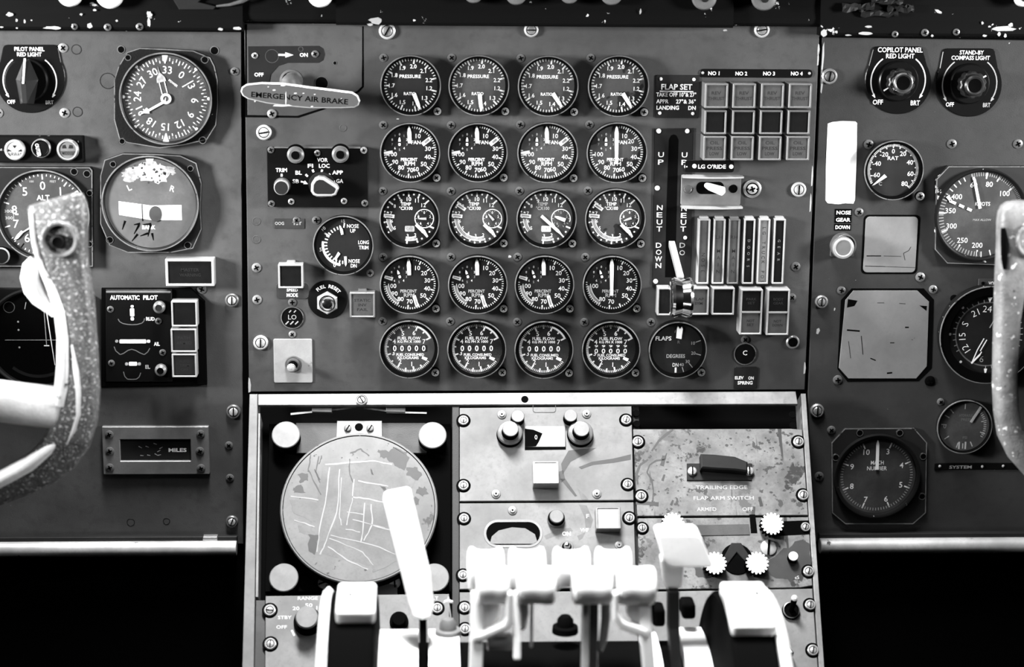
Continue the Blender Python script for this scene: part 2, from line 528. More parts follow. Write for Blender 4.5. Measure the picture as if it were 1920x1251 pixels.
for x, y, w, h in ((1535, 92, 4, 20), (1534, 110, 3, 26), (1523, 330, 3, 40), (1520, 380, 3, 36), (1509, 690, 4, 24), (468, 722, 5, 30), (643, 242, 4, 4), (956, 481, 6, 5), (746, 223, 5, 2)):
    a, b = CP.l(x, y, .1)
    m.flat([(a - w / 2, b - h / 2), (a + w * .3, b - h * .45), (a + w / 2, b), (a + w * .2, b + h * .4), (a - w * .3, b + h / 2), (a - w * .5, b + h * .1)], .12, BRIGHT)
CP.part('paint_wear', m)['kind'] = 'stuff'

# ---- dials of the engine gauges
def dial_epr(needle):
    def fn(t, f, z):
        A = lambda v: 8 + 331 * (v - 2.0)
        f.ticks(z, A(1.2), A(2.2), 50, 45.5, 50, 1.4, WHITE)
        f.ticks(z, A(1.2), A(2.2), 10, 40.5, 50, 2.6, WHITE)
        for i in range(11):
            v = 1.2 + i / 10
            x, y = polar(35.5, A(v) + (-4 if v < 1.45 else 3 if v < 1.65 else 0))
            f.text('%.1f' % v, x, y, 7.4, z, WHITE, bold=.008)
        f.text('PRESSURE', -1, 16.5, 6.2, z, WHITE, w=40, bold=.008)
        f.text('RATIO', -2, -16, 5.6, z, WHITE, w=22, bold=.008)
        if needle[1] == 'w':
            pass
        pointer(t, z, bullet(needle[0], 17, 49, 6.5, 9, 7.5))
    return fn
def sub_dial(t, f, z, cx, cy, r, a):
    for i in range(10):
        x, y = polar(r, i * 36, cx, cy)
        f.text(str(i), x, y, 4.2, z, DIM if i % 2 else WHITE, bold=.0)
    m = MB(); m.M = Matrix.Translation((cx, cy, 0))
    m.prism(bullet(a, 1, 9, 4.2, 5, 4.2), z + 1, z + 1.6, WHITE)
    m.prism(bullet(a + 180, 2, 7, 4.6, 1, 4), z + 1, z + 1.6, WHITE)
    t.part('pointer', m)
def dial_fan(kind, long=False, band=False, blank=()):
    def fn(t, f, z):
        A = lambda v: v * 2.63
        f.ticks(z, A(2), A(104), 51, 45.5, 50.5, 1.35, WHITE)
        f.ticks(z, A(10), A(100), 9, 41, 50.5, 2.4, WHITE)
        for v in range(10, 101, 10):
            if v in blank: continue
            x, y = polar(34 if v < 100 else 33, A(v) + (4 if v == 60 else -4 if v == 70 else 0))
            f.text(str(v), x, y, 8.2, z, WHITE)
        if kind == 'fan':
            f.text('FAN', 11, 18.5, 6.8, z, WHITE, w=17, bold=.008)
        f.text('PERCENT', -2, -14, 6, z, WHITE if kind == 'fan' else DIM, w=31, bold=.02)
        f.text('RPM', -1, -22, 7.4, z, WHITE if kind == 'fan' else DIM, w=20, bold=.008)
        sub_dial(t, f, z, -20, 19 if kind == 'fan' else 18, 14.5, 0 if kind == 'fan' else -18)
        if not long:
            if kind == 'fan':
                p, q = polar(27, A(22)), polar(46, A(21))
                f.bar(p, q, 8, 8, z + .1, WHITE); f.bar(polar(33, A(21.8)), polar(43, A(21)), 4, 4, z + .2, HALF)
                f.bar(polar(33, 270), polar(50, 268), 6, 4, z + .1, WHITE)
            else:
                f.bar(polar(24, A(61)), polar(46, A(61.5)), 6.5, 6.5, z + .1, WHITE); f.bar(polar(28, A(61)), polar(43, A(61.5)), 3, 3, z + .2, HALF)
                f.bar(polar(33, 286), polar(50, 286), 7, 5, z + .1, WHITE); f.bar(polar(36, 286), polar(47, 286), 3, 2, z + .2, HALF)
        if kind != 'fan':
            f.arc(z + .05, A(81), A(101), 39, 45, HALF); f.arc(z + .1, A(81), A(101), 44.2, 45.4, WHITE); f.arc(z + .1, A(81), A(101), 38.6, 39.6, WHITE)
        if long:
            m = MB(); m.prism(bullet(-1, -22, 50, 7.5, 14, 5.5), z + 2, z + 2.9, WHITE); t.part('pointer', m)
        else:
            pointer(t, z, bullet(-2.5, 17, 49.5, 7.6, 13, 6.5))
    return fn
def dial_temp(i):
    def fn(t, f, z):
        A = lambda v: -2 + 24.5 * (v - 10)
        f.ticks(z, A(.5), A(12), 23, 44, 47, 3, WHITE, skip=tuple(range(4, 9)) if i in (0, 2) else ())
        f.ticks(z, A(0), A(12), 12, 40.5, 50, 2.8, WHITE, skip=(4,) if i in (0, 2) else ())
        for v in range(1, 13):
            if v == 4 and i in (0, 2): continue
            if v == 1 and i not in (0, 2): continue
            x, y = polar(36 if v > 6 else 34, A(v))
            f.text(str(v), x, y, 7.4 if v > 8 else 6.2, z, WHITE)
        f.text('TEMP', -7, 26.5, 6.4, z, WHITE if i != 2 else DIM, w=19, bold=.008)
        f.text('°CX100', -7, 18.5, 6.2, z, WHITE if i != 2 else DIM, w=25, bold=.008)
        for a0, a1 in (((A(2), A(3.2)), (A(4.9), A(6.3))) if i in (0, 2) else ((A(2), A(6.3)),)):
            f.arc(z + .05, a0, a1, 36.5, 43.5, HALF); f.arc(z + .1, a0, a1, 42.6, 43.8, WHITE); f.arc(z + .1, a0, a1, 36, 37.2, WHITE)
        f.bar(polar(29, A(6.65)), polar(49, A(6.65)), 6.5, 6.5, z + .15, WHITE); f.bar(polar(32, A(6.65)), polar(46, A(6.65)), 3.2, 3.2, z + .2, HALF)
        if i in (1, 3):
            f.bar(polar(28, A(7.8)), polar(47, A(7.8)), 6.5, 6.5, z + .15, WHITE); f.bar(polar(31, A(7.8)), polar(44, A(7.8)), 3.2, 3.2, z + .2, HALF)
        cx, cy = 27.5, -1
        a0 = 0 if i != 2 else -140
        f.arc(z + .1, a0, a0 + (360 if i != 2 else 250), 16.8, 18.4, WHITE, cx, cy, 40)
        f.ticks(z + .1, 36 * .5, 360 - 18, 9, 13.5, 17, 1, DIM, cx, cy)
        for a, s_ in ((0, '0'), (72, '2'), (144, '4'), (216, '6'), (288, '8')):
            x, y = polar(11.5, a, cx, cy); f.text(s_, x, y, 4.6, z, WHITE if i != 2 else DIM)
        m = MB(); m.M = Matrix.Translation((cx, cy, 0))
        sa = (270, -40, -70, 250)[i]
        m.prism(bullet(sa + (0 if i != 3 else 0), -4 if i != 2 else -9, 12, 5.5 if i == 2 else 3.6, 6, 4.5 if i != 2 else 7), z + 1, z + 1.6, WHITE if i == 2 else DIM)
        t.part('pointer', m)
        if i in (0, 2):
            f.prism(rrect(-9, -26, 9, -15, 2), z, z + .3, HALF if i == 0 else WHITE); f.text('OFF', 0, -20.5, 5, z + .4, FAINT)
            f.text('OFF', 0, -20.5, 5, z + .35, DIM)
        m = MB()
        if i == 2: pts = [(-11, 2), (-7.5, 6.5), (24, -22), (33, -35), (19, -25)]
        else: pts = [(10, -14), (14, -10), (29, -23), (35, -35), (24, -28)]
        m.prism(pts, z + 2, z + 2.9, WHITE); t.part('pointer', m)
    return fn
def dial_fuel(i):
    def fn(t, f, z):
        A = lambda v: 63 - 42.5 * (7 - v)
        f.ticks(z, A(0), A(7), 70, 42, 46, 1.2, WHITE)
        f.ticks(z, A(.5), A(6.5), 6, 38.5, 46, 2.6, WHITE); f.ticks(z, A(1), A(7), 6, 36, 46, 2.8, WHITE)
        f.arc(z - .05, A(2), A(4), 41.5, 46, HALF); f.arc(z + .05, A(6), A(7), 43, 46, WHITE)
        for v in range(1, 8):
            x, y = polar(31, A(v) + (3 if v in (1, 2) else -3 if v == 6 else 2 if v == 7 else 0)); f.text(str(v), x, y, 8.6, z, WHITE)
        f.text('FUEL FLOW', 0, 19.5, 5.8, z, WHITE, w=43, bold=.01)
        f.text('KG PH X 1000', 0, 13, 4.8, z, WHITE, w=43, bold=.01)
        f.text('FUEL CONSUMED', 2, -12.5, 5.2, z, WHITE, w=52, bold=.01)
        f.text('KILOGRAMS', -2, -18.5, 5, z, WHITE, w=40, bold=.01)
        m = MB()
        for j in range(5):
            x = -27 + 13.6 * j
            m.prism(rrect(x - 5.6, -6.5, x + 5.6, 6.5, 1), z - .1, z + .6, DIAL)
            if i == 3:
                m.text('0', x, -4.2, 9, z + .75, WHITE, w=6.5, bold=.008)
                m.text('9', x, 5.2, 4.2, z + .75, WHITE, w=6.5, bold=.008)
            else:
                m.text('0', x, 0, 10.5, z + .75, WHITE, w=6.6, bold=.015)
        t.part('counter_drum', m)
        f.bar(polar(40, 123), polar(30, 126), 6, 5, z + .1, WHITE)
    return fn
ORD = ('first', 'second', 'third', 'fourth')
EPR = [(770, 161, 57, 159), (898, 161, 57, 174), (1028, 162, 57, 146), (1160, 162, 57.5, 147)]
for i, (x, y, r, a) in enumerate(EPR):
    lab = ('pressure ratio gauge in the top row, first from the left, needle near 1.35',
           'pressure ratio gauge in the top row, second from the left, needle nearly straight down',
           'clean pressure ratio gauge in the top row, third from the left',
           'pressure ratio gauge with blotchy stained dial, right end of the top row')[i]
    gauge(x, y, r, lab, dial_epr((a, '')), face=(DIAL, DIALG, DIALG, DIALW)[i], group='pressure ratio gauges', name='pressure_ratio_gauge')
for i, (x, y, r) in enumerate([(769, 287, 56.5), (896, 287, 56), (1027, 287, 57), (1157, 287, 57)]):
    lab = ('fan speed gauge directly below the leftmost pressure ratio gauge',
           'fan speed gauge in the second row, second from the left',
           'fan speed gauge in the second row, third from the left, rim chipped at lower right',
           'fan speed gauge with one long white needle and stained dial, right end of second row')[i]
    gauge(x, y, r, lab, dial_fan('fan', i == 3, blank=() if i == 3 else (20,)), face=(DIAL, DIAL, DIALG, DIALW)[i], group='fan speed gauges', name='fan_speed_gauge')
for i, (x, y, r) in enumerate([(768, 411, 56.5), (896, 411, 56), (1025, 411, 56.5), (1154, 411, 57)]):
    lab = ('temperature gauge with grey off flag at the left end of the middle row',
           'temperature gauge in the middle row without a flag, second from the left',
           'temperature gauge with long diagonal needle and white off flag in the middle row',
           'temperature gauge with dark stain under its small inner dial, right end of the middle row')[i]
    gauge(x, y, r, lab, dial_temp(i), face=(DIAL, DIALG, DIALG, DIALW)[i], group='exhaust temperature gauges', name='temperature_gauge')
for i, (x, y, r) in enumerate([(768, 535, 56), (896, 535, 56), (1021, 535, 56), (1148, 535, 55.5)]):
    lab = ('compressor speed gauge in the fourth row, first from the left, above a fuel flow gauge',
           'compressor speed gauge in the fourth row with hazy dial, second from the left',
           'compressor speed gauge in the fourth row, third from the left',
           'compressor speed gauge with one long white needle, right end of the fourth row')[i]
    gauge(x, y, r, lab, dial_fan('n2', i == 3, blank=(60, 90) if i == 3 else (60,)), depth=23, rec=13, face=DIAL, group='compressor speed gauges', name='compressor_speed_gauge')
for i, (x, y, r) in enumerate([(767, 656, 56), (894, 656, 55.5), (1020, 657, 55.5), (1146, 657, 55)]):
    lab = ('fuel flow gauge in the bottom row, leftmost of four, counter reading zeros',
           'fuel flow gauge in the bottom row, second from the left, counter reading zeros',
           'fuel flow gauge in the bottom row, third from the left, counter reading zeros',
           'fuel flow gauge with counter drums stuck half way between digits, beside the flaps gauge')[i]
    gauge(x, y, r, lab, dial_fuel(i), depth=24, rec=12, lip=7, face=DIALG if i == 0 else DIAL, group='fuel flow gauges', name='fuel_flow_gauge')
def dial_flaps(t, f, z):
    f.text('FLAPS', -26, 20, 8, z, WHITE, w=30, bold=.02); f.text('R', 3, 13, 6, z, FAINT)
    f.text('DEGREES', -2, -14, 7, z, DIM, w=35, bold=.02); f.text('DN', -2, -31, 7, z, WHITE, w=11)
    for a, s_, M in ((70, '10', DIM), (105, '20', DIM), (140, '30', DIM), (163, '40', DIM)):
        x, y = polar(32, a); f.text(s_, x, y, 6, z, M); f.bar(polar(37, a), polar(47, a), 1.6, 1.4, z, M)
    f.bar((-1.5, -36), (-1.5, -46), 3.4, 3.4, z, WHITE)
    f.bar((-4, 36), (-5, 31), 1, 1, z, DIM)
    pointer(t, z, [(-2.5, 21), (7.5, 19), (9.5, 39), (7.5, 43), (4, 38), (0, 45), (-1.5, 40)])
gauge(1271, 657, 54.5, 'flaps position gauge with short white needle, beside the fuel flow gauges', dial_flaps, depth=25, rec=12, name='flaps_gauge')
def dial_trim(t, f, z):
    A = lambda v: 193 + (v + 1) * 10.6
    f.ticks(z, A(0), A(14), 14, 30.5, 36.5, 2.2, WHITE)
    f.ticks(z, 183, 193, 1, 30.5, 36.5, 2.2, WHITE)
    f.ticks(z, A(9.3), A(9.3) + 1, 1, 31, 42, 2.2, WHITE)
    f.arc(z + .05, 189, 280, 36.5, 41, WHITE, n=24)
    f.text('10', -37, 31, 6.5, z, WHITE, rot=40); f.text('5', -43, -9, 7, z, WHITE); f.text('0', -17, -39, 7, z, WHITE); f.text('15', 0, 46, 6, z, DIM)
    f.bar((1, 33), (2.5, 42), 2.4, 2.4, z, WHITE)
    f.text('NOSE', 18, 36, 7, z, WHITE, w=22, bold=.008); f.text('UP', 18, 27, 7, z, WHITE, w=10, bold=.008)
    f.text('LONG', 38, 5, 7, z, WHITE, w=20, bold=.008); f.text('TRIM', 38, -5, 7, z, WHITE, w=18, bold=.008)
    f.text('NOSE', 20, -31, 7, z, WHITE, w=21, bold=.008); f.text('DN', 19, -40, 7, z, WHITE, w=11, bold=.008)
    pointer(t, z, [(-10, -13), (-6, -17), (-15, -30), (-17.5, -26)])
    pointer(t, z, [(-4, 19.5), (0.5, 20.5), (-1, 30), (-6.5, 38), (-7.5, 36)], name='limit_bug')
    pointer(t, z, [(1, -22), (6, -22), (6, -36), (4, -41), (2, -36)], name='limit_bug')
gauge(643.5, 461, 57, 'longitudinal trim gauge with curved white scale, left of the temperature gauges', dial_trim, depth=20, rec=9, lip=5, screws=False, name='trim_gauge')

# ---- warning light caps
def cap(x0, y0, x1, y1, label, d=26, lens=LENS, frame=CAPG, lines=(), tM=DARKL, group=None, F=MF, fw=3.4, name='warning_light', split=False, tab=False, th=6, tw=None, vert=None, back=.92, base=0.0):
    """square lamp cap standing d off the panel; corners given at its front in the picture"""
    t = Thing(name, label, 'warning light', F, (x0 + x1) / 2, (y0 + y1) / 2, d + base, group, base)
    a, b, c, e = t.box(x0, y0, x1, y1, d)
    m = MB()
    o = rrect(a, b, c, e, 1.5, 3); i = rrect(a + fw, b + fw, c - fw, e - fw, 1.0, 3)
    m.ringp(o, i, 0, d, frame, 1.0)
    if split: m.prism(rrect(a + fw, (b + e) / 2 - 1.5, c - fw, (b + e) / 2 + 1.5, .5), d - 6, d - .3, frame)
    if tab: m.prism(rrect(-8, e - 2, 8, e + 4, 2), 0, d - 6, frame)
    t.part('housing', m)
    def lensp(bb, ee, M):
        g = MB(); g.prism(rrect(a + fw - .3, bb, c - fw + .3, ee, 1), d - 6, d - 2.2, M, .5)
        return g
    if split:
        ys = [((b + e) / 2 + 1.2, e - fw + .3), (b + fw - .3, (b + e) / 2 - 1.2)]
        for q, (bb, ee) in enumerate(ys):
            g = lensp(bb, ee, lens[q] if isinstance(lens, tuple) else lens)
            for j, s_ in enumerate(lines[q]):
                g.text(s_, 0, (bb + ee) / 2 + (len(lines[q]) / 2 - .5 - j) * th * 1.5, th, d - 2.1, tM, w=min((c - a) * .6, len(s_) * th * .95), bold=.02)
            t.part('lens', g)
    else:
        g = lensp(b + fw - .3, e - fw + .3, lens)
        if vert:
            for j, ch in enumerate(vert[0]):
                if ch != ' ':
                    if len(ch) == 1: g.text(ch, 0, vert[1] - j * vert[2], vert[3], d - 2.1, tM, rot=-90 if vert[4] else 0)
                    else: g.text(ch, 0, vert[1] - j * vert[2], vert[3], d - 2.1, tM, w=13)
        for j, s_ in enumerate(lines):
            g.text(s_, 0, (len(lines) / 2 - .5 - j) * th * 1.65, th, d - 2.1, tM, w=min((c - a) * .72, len(s_) * th * .95), bold=.02)
        t.part('lens', g)
    return t
cols = [[(1321, 1366), (1373, 1418), (1426, 1471), (1478, 1523)], [(1320, 1363), (1372, 1416), (1424, 1468), (1476, 1520)], [(1318, 1362), (1370, 1414), (1422, 1466), (1474, 1519)]]
rows = [(157, 203), (207, 252), (256, 301)]
for r in range(3):
    for c in range(4):
        x0, x1 = cols[r][c]
        if c == 3: x0, x1 = x0 + 0, x1
        nm = ('reverse thrust', 'dark unlit', 'oil pressure low')[r]
        cap(x0, rows[r][0], x1, rows[r][1], '%s warning light in the %s row under the NO %d mark' % (nm, ('top', 'middle', 'bottom')[r], c + 1),
            d=44 if r == 0 else 40, lens=(LENS, LENSB, LENS)[r], lines=(('REV', 'THRUST'), ('START', 'VALVE') if 0 else (), ('OIL', 'PRESS', 'LOW'))[r], group='engine warning lights in four columns', th=6.2)
gl = ['NOSE', 'LH MAIN', 'RH MAIN', 'DOORS', 'LG TRUCK POS', 'WING GEAR']
gx = [(1306, 1332.5), (1334.5, 1361), (1363, 1388.5), (1391, 1417), (1418.5, 1445), (1447, 1474)]
for i, (x0, x1) in enumerate(gx):
    if i in (0,): v = (list('NOSE'), -6, 10.5, 6.5, True)
    elif i in (1, 2): v = ([('LH', 'RH')[i - 1], ' ', 'M', 'A', 'I', 'N'], 27, 13, 6.5, False)
    elif i == 4: v = (list('LG TRUCK POS'), 44, 9.2, 6, True)
    elif i == 3: v = (list('DOORS'), 20, 12, 5, True)
    else: v = (list('GEAR'), 20, 12, 5, True)
    cap(x0, 411, x1, 533, ('tall grey nose gear light, leftmost of the six upright lights', 'tall light marked LH MAIN among the upright gear lights', 'tall light marked RH MAIN among the upright gear lights',
        'tall dark light between the RH MAIN light and the truck position light', 'tall pale light marked LG TRUCK POS', 'tall dark light at the right end of the six upright lights')[i],
        d=16, lens=(LENS, LENS, LENS, LENSB, CAPG, LENSB)[i], frame=CAPM if i != 2 else CAPG, vert=v, tM=DARKL if i not in (3, 5) else FAINT, group='tall gear position lights', fw=3.2, tab=True, name='gear_position_light')
cap(1232, 540, 1275, 592, 'small dark light half hidden behind the gear lever knob', d=30, lens=LENSB, frame=CAPM, group='small lights under the gear lights')
cap(1291, 540, 1330, 591, 'small grey light marked FLAP SYM right of the gear lever knob', d=30, lens=LENS, frame=CAPM, lines=('FLAP', 'SYM'), th=5, group='small lights under the gear lights')
cap(1334, 540, 1378, 591, 'small black light right of the flap light, left of the double lights', d=30, lens=LENSB, frame=CAPM, group='small lights under the gear lights')
cap(1386, 543, 1431, 628, 'left double warning light with two dark lenses under the upright gear lights', d=34, lens=(LENSB, LENS), frame=CAPM, lines=(('PARK', 'SET'), ('NOT', 'SET')), split=True, th=5, group='double warning lights')
cap(1436, 543, 1482, 629, 'right double warning light with a bright bar between its two lenses', d=34, lens=(LENSB, LENS), frame=CAPM, lines=(('BODY', 'GEAR'), ('NOT', 'DOWN')), split=True, th=5, group='double warning lights')
cap(522, 496, 568, 541, 'small warning light with a black lens above the SPEED MODE plate', d=24, lens=LENSB, frame=CAPM, tab=True, name='mode_light')
cap(656, 549, 703, 596, 'warning light marked INST INV FAIL beside the fuel reset button', d=24, lens=LENS, frame=CAPG, lines=('STATIC', 'INV', 'FAIL'), tab=True, th=5.4, name='inverter_light')

# ---- placards
def plate(name, label, x0, y0, x1, y1, M=PLATE, r=3, h=2.0, texts=(), dots=(), F=MF, cat='placard', pts=None, ch=.5, group=None, dotM=WHITE, base=0):
    t = Thing(name, label, cat, F, (x0 + x1) / 2, (y0 + y1) / 2, h + base, group, base)
    m = MB()
    if pts: m.prism(t.ls(pts, h), 0, h, M, ch)
    else:
        a, b, c, d = t.box(x0, y0, x1, y1, h); m.prism(rrect(a, b, c, d, r), 0, h, M, ch)
    for q in texts:
        s_, x, y, hh = q[:4]; w = q[4] if len(q) > 4 else None; MM = q[5] if len(q) > 5 else WHITE
        X, Y = t.l(x, y, h); m.text(s_, X, Y, hh, h + .12, MM, w=w, bold=.02, rot=q[6] if len(q) > 6 else 0)
    t.part('plate', m)
    for (x, y, rr) in dots:
        g = MB(); g.lathe([(rr, 0), (rr, 1.2), (rr * .6, 2), (0, 2.2)], dotM, n=16)
        o = t.part('rivet', g); X, Y = t.l(x, y, h); o.location = (X * t.k, Y * t.k, h * t.k)
    return t
FS = plate('flap_setting_placard', 'black placard listing FLAP SET positions for take off and landing', 1228, 141, 1312, 221, texts=[('FLAP SET', 1269, 163, 10.5, 58),
      ('TAKE OFF 10°& 27°', 1268, 177.5, 7.6, 75), ('APPR', 1242, 190, 7.6, 23), ('27°& 36°', 1286, 190.5, 7.6, 37), ('LANDING', 1252, 202, 7.6, 42), ('DN', 1297.5, 202.5, 7.6, 14)],
      dots=[(1239, 148, 3), (1301, 149, 3), (1237, 212, 3), (1299, 213, 3)])
m = MB(); m.bar(FS.l(1237, 171, 2), FS.l(1300, 172, 2), 2, 2, 2.15, WHITE); FS.part('underline', m)
t = plate('engine_number_strip', 'long thin black strip lettered NO 1 to NO 4 over the warning lights', 1312, 130.5, 1524, 145, r=7, M=PLASTIC,
      texts=[('NO 1', 1338.5, 137.5, 7, 21), ('NO 2', 1390, 138, 7, 22), ('NO 3', 1442, 138, 7, 22), ('NO 4', 1494, 138, 7, 22)], dots=[(1317.5, 136.5, 2.6), (1517.5, 137.5, 2.6)], dotM=DIM)
t = plate('override_placard', 'small black placard lettered LG O\'RIDE above the guarded toggle', 1284, 301, 1377, 323, r=5, M=PLASTIC, texts=[("LG O'RIDE", 1335, 312.5, 7.5, 52)], dots=[(1302, 311.5, 4), (1371, 312.5, 4)], base=2.6)
plate('spring_placard', 'small dark placard lettered ELEV ON SPRING under the round C indicator', 1375, 688, 1421, 729, r=4, texts=[('ELEV', 1386, 708.5, 6, 16), ('ON', 1408, 709, 6, 10), ('SPRING', 1397, 718, 6.5, 28)])
plate('faded_tape_label', 'faded embossed tape label under the flight director selector', 514, 410, 571, 429, r=1, h=1.2, M=PANELD, texts=[('OOG', 524, 419, 6, 17, DIM), ('TST', 557, 419, 6, 17, DIM)])
t = plate('mode_placard', 'greyish plate lettered SPEED MODE beneath the black lens light', 518, 530, 579, 561, r=8, h=1.5, M=PANELD, texts=[('SPEED', 548, 544, 5.5, 21), ('MODE', 548, 553.5, 7, 21)])
def disc_indicator(x, y, r, label, s_, ydown=0, stripes=False):
    t = Thing('disc_indicator', label, 'indicator', MF, x, y, 2)
    m = MB(); m.lathe([(r + 2, 0), (r + 1.5, 2), (r, 2), (r - .5, .8), (0, .8)], PLASTIC, n=32, mats=[PANEL, RIM, PLASTIC, PLASTIC])
    m.text(s_, 0, 1 + ydown, 9, 1, WHITE if not stripes else DIM, bold=.008)
    if stripes:
        for k in range(3): m.bar((-13 + k * 9, -13), (-7 + k * 9, -7), 2.4, 2.4, 1, DIM)
        for k in range(2): m.bar((-6 + k * 9, 10), (-2 + k * 9, 14), 2, 2, 1, DIM)
    t.part('disc', m)
disc_indicator(548, 596, 20, 'round black indicator lettered LO above the light grey toggle plate', 'LO', 0, True)
disc_indicator(1397, 664, 19.5, 'round black indicator lettered C below the double warning lights', 'C', 1)

# ---- toggle on light plate
t = Thing('toggle_switch', 'toggle switch on a bare light grey plate at the lower left of the gauges', 'switch', MF, 549, 677, 3)
m = MB(); m.prism(rrect(*t.box(514, 636, 585, 718, 3), 3), 0, 3, PALE, .6); t.part('plate', m)
m = MB(); m.lathe([(16, 3), (15, 7), (12, 7), (11.5, 14), (9, 14), (8, 5), (0, 5)], STEELD, 1, -6, 24); t.part('collar', m)
m = MB(); m.tube([(1, -4, 4), (0, -3, 20), (-1, -6, 34)], [4.5, 6, 8], BLACK, 12); m.lathe([(8.5, 33), (6, 37), (0, 38)], PALE, -1, -6, 12); t.part('bat_handle', m)

# ---- fuel reset
t = Thing('reset_button', 'black round FUEL RESET button inside a bright hexagonal nut', 'button', MF, 614, 562, 2)
m = MB(); m.lathe([(37, 0), (36.5, 1.5), (35, 2), (0, 2)], PLASTIC, 0, 0, 44)
for j, ch in enumerate('FUEL RESET'):
    if ch != ' ':
        a = -42 + j * 10.2
        X, Y = polar(27, a + (2 if j > 4 else 0), 0, -1); m.text(ch, X, Y, 6.6, 2.15, WHITE, rot=-a, bold=.02)
t.part('plate', m)
m = MB(); hx = [(21.5 * sin(radians(60 * i)), 21.5 * cos(radians(60 * i)) - 5) for i in range(6)]
ci = [(13.5 * sin(radians(60 * i)), 13.5 * cos(radians(60 * i)) - 5) for i in range(6)]
m.prism(hx, 2, 13, BRIGHT, 2.5); m.lathe([(15.5, 13), (15, 15), (14, 15), (13.5, 9), (0, 9)], BLACK, 0, -5, 28); t.part('hex_nut', m)
m = MB(); m.lathe([(9.5, 9), (9.5, 17), (6, 19.5), (0, 20)], PLASTIC, 0, -5, 24); t.part('push_cap', m)

# ---- access plate with emergency brake handle
t = Thing('access_plate', 'grey access plate behind the emergency air brake handle', 'plate', MF, 570, 130, 1.5)
m = MB(); o = [(459.5, 46), (681.5, 50), (682, 163), (673, 173), (609, 205), (560, 221), (459.5, 220)]
m.prism(t.ls(o, 0.3), .1, .35, BLACK); oi = [(463, 45), (679, 49), (679, 162), (671, 170), (607, 202), (558, 217.5), (464, 216)]
m.prism(t.ls(oi, 1.8), .2, 1.8, PANEL, .6); t.part('sheet', m)
for (x, y, r, M) in ((510, 213, 9, STEEL), (591, 101, 7, STEELD), (478, 104, 6, STEEL)): on(t, 'cross_screw', x, y, cross_screw_mb(r, 2.2, 25, M, 3))
for (x, y, r) in ((510, 105, 12), (603, 156, 12), (564, 92, 4), (628, 118, 3)):
    m = MB(); m.lathe([(r + 1, 1.8), (r + .6, 2.6), (r, 2.6), (r - .3, 2.5), (0, 2.5)], BLACK, n=24, mats=[STEELD, STEELD, BLACK, BLACK]); o = on(t, 'plugged_hole', x, y, m)
plate('brake_legend', 'dark legend plate with arrow from OFF to ON behind the air brake handle', 466, 86, 610, 156, h=.8, base=1.8, M=PLATE,
      pts=[(465, 87), (598, 86), (606, 91), (609, 102), (606, 113), (598, 118), (540, 118), (522, 124), (508, 140), (505, 156), (466, 156)],
      texts=[('ON', 569.5, 103, 7, 15), ('OFF', 485.5, 140, 7, 17)])
t = Thing('direction_arrow', 'white arrow painted on the brake legend pointing to ON', 'marking', MF, 535, 103, 2.9, base=2.75)
m = MB(); m.prism([(-13, -1.8), (0, -1.8), (0, -5), (15, 0), (0, 5), (0, 1.8), (-13, 1.8)], 0, .1, WHITE); t.part('arrow', m)
t = Thing('air_brake_handle', 'long oval grey handle engraved EMERGENCY AIR BRAKE with chipped bright edges', 'handle', MF, 563, 181, 70)
hp = [(451, 172), (453, 164), (462, 158), (490, 155), (530, 156), (580, 163), (630, 169), (660, 173), (671, 180), (675, 190), (672, 198), (664, 202), (640, 203), (580, 203), (545, 200), (500, 194), (465, 186), (455, 180)]
m = MB(); L = t.ls(hp, 70); m.prism(L, 56, 70, BRIGHT, 2.2)
m.prism(inset(ccw(L), 2.2), 69, 70.3, GRIPM)
X, Y = t.l(562, 184, 70.5); m.text('EMERGENCY AIR BRAKE', X, Y, 10, 70.45, BLACK, w=182, rot=-4.2, bold=.02)
for (x, y, w, h) in ((514, 169, 6, 3), (536, 185, 2.5, 28), (503, 163, 3, 2), (554, 175, 6, 2.5), (569, 175, 4, 2), (530, 198, 38, 4), (531, 160, 10, 4), (590, 177, 4, 2), (478, 190, 3, 3), (585, 200, 5, 3), (640, 185, 2, 2)):
    X, Y = t.l(x, y, 70.5); m.flat([(X - w / 2, Y - h * .3), (X, Y - h / 2), (X + w / 2, Y - h * .1), (X + w * .3, Y + h / 2), (X - w * .4, Y + h * .35)], 70.5, BRIGHT)
t.part('grip', m, label='dark grey grip with chipped bright edge')
m = MB(); a = t.l(546, 152, 2); b = t.l(556, 180, 50); m.tube([(a[0], a[1], 1), (a[0], a[1], 10), (b[0], b[1], 40), (b[0], b[1], 57)], [20, 19, 15, 13], STEELD, 20); m.lathe([(23, 0), (22, 3), (18, 4)], STEELD, a[0], a[1], 28); t.part('shaft', m)

# ---- flight director selector
t = Thing('flight_director_selector', 'black flight director control box with pale pointer knob and TRIM knob', 'control panel', MF, 596, 332, 12)
m = MB(); bx = t.box(502, 277, 690, 388, 12); m.prism(rrect(*bx, 3), 0, 12, PLASTIC, 1)
m.prism([(bx[0] + 14, bx[3] - 1.5), (bx[2] - 14, bx[3] - 1.5), (bx[2] - 14, bx[3] + .6), (bx[0] + 14, bx[3] + .6)], 0, 12.3, CAPG)
for s_, x, y, w in (('TRIM', 527.5, 319, 21), ('BL', 560, 324, 12), ('FI', 582, 311, 10), ('VOR', 604.5, 300, 20), ('LOC', 608, 311, 20), ('APP', 633, 323.5, 20), ('GA', 637, 339.5, 13), ('SB', 554.5, 340, 12)):
    X, Y = t.l(x, y, 12); m.text(s_, X, Y, 7.4, 12.15, WHITE, w=w, bold=.015)
for p, q in (((573, 327), (577, 331)), ((586, 318), (588, 323)), ((604, 318), (603, 323)), ((619, 326), (615, 330)), ((622, 341), (628, 340)), ((528, 326), (528, 331))):
    m.bar(t.l(*p, 12), t.l(*q, 12), 3.6, 3.6, 12.15, WHITE)
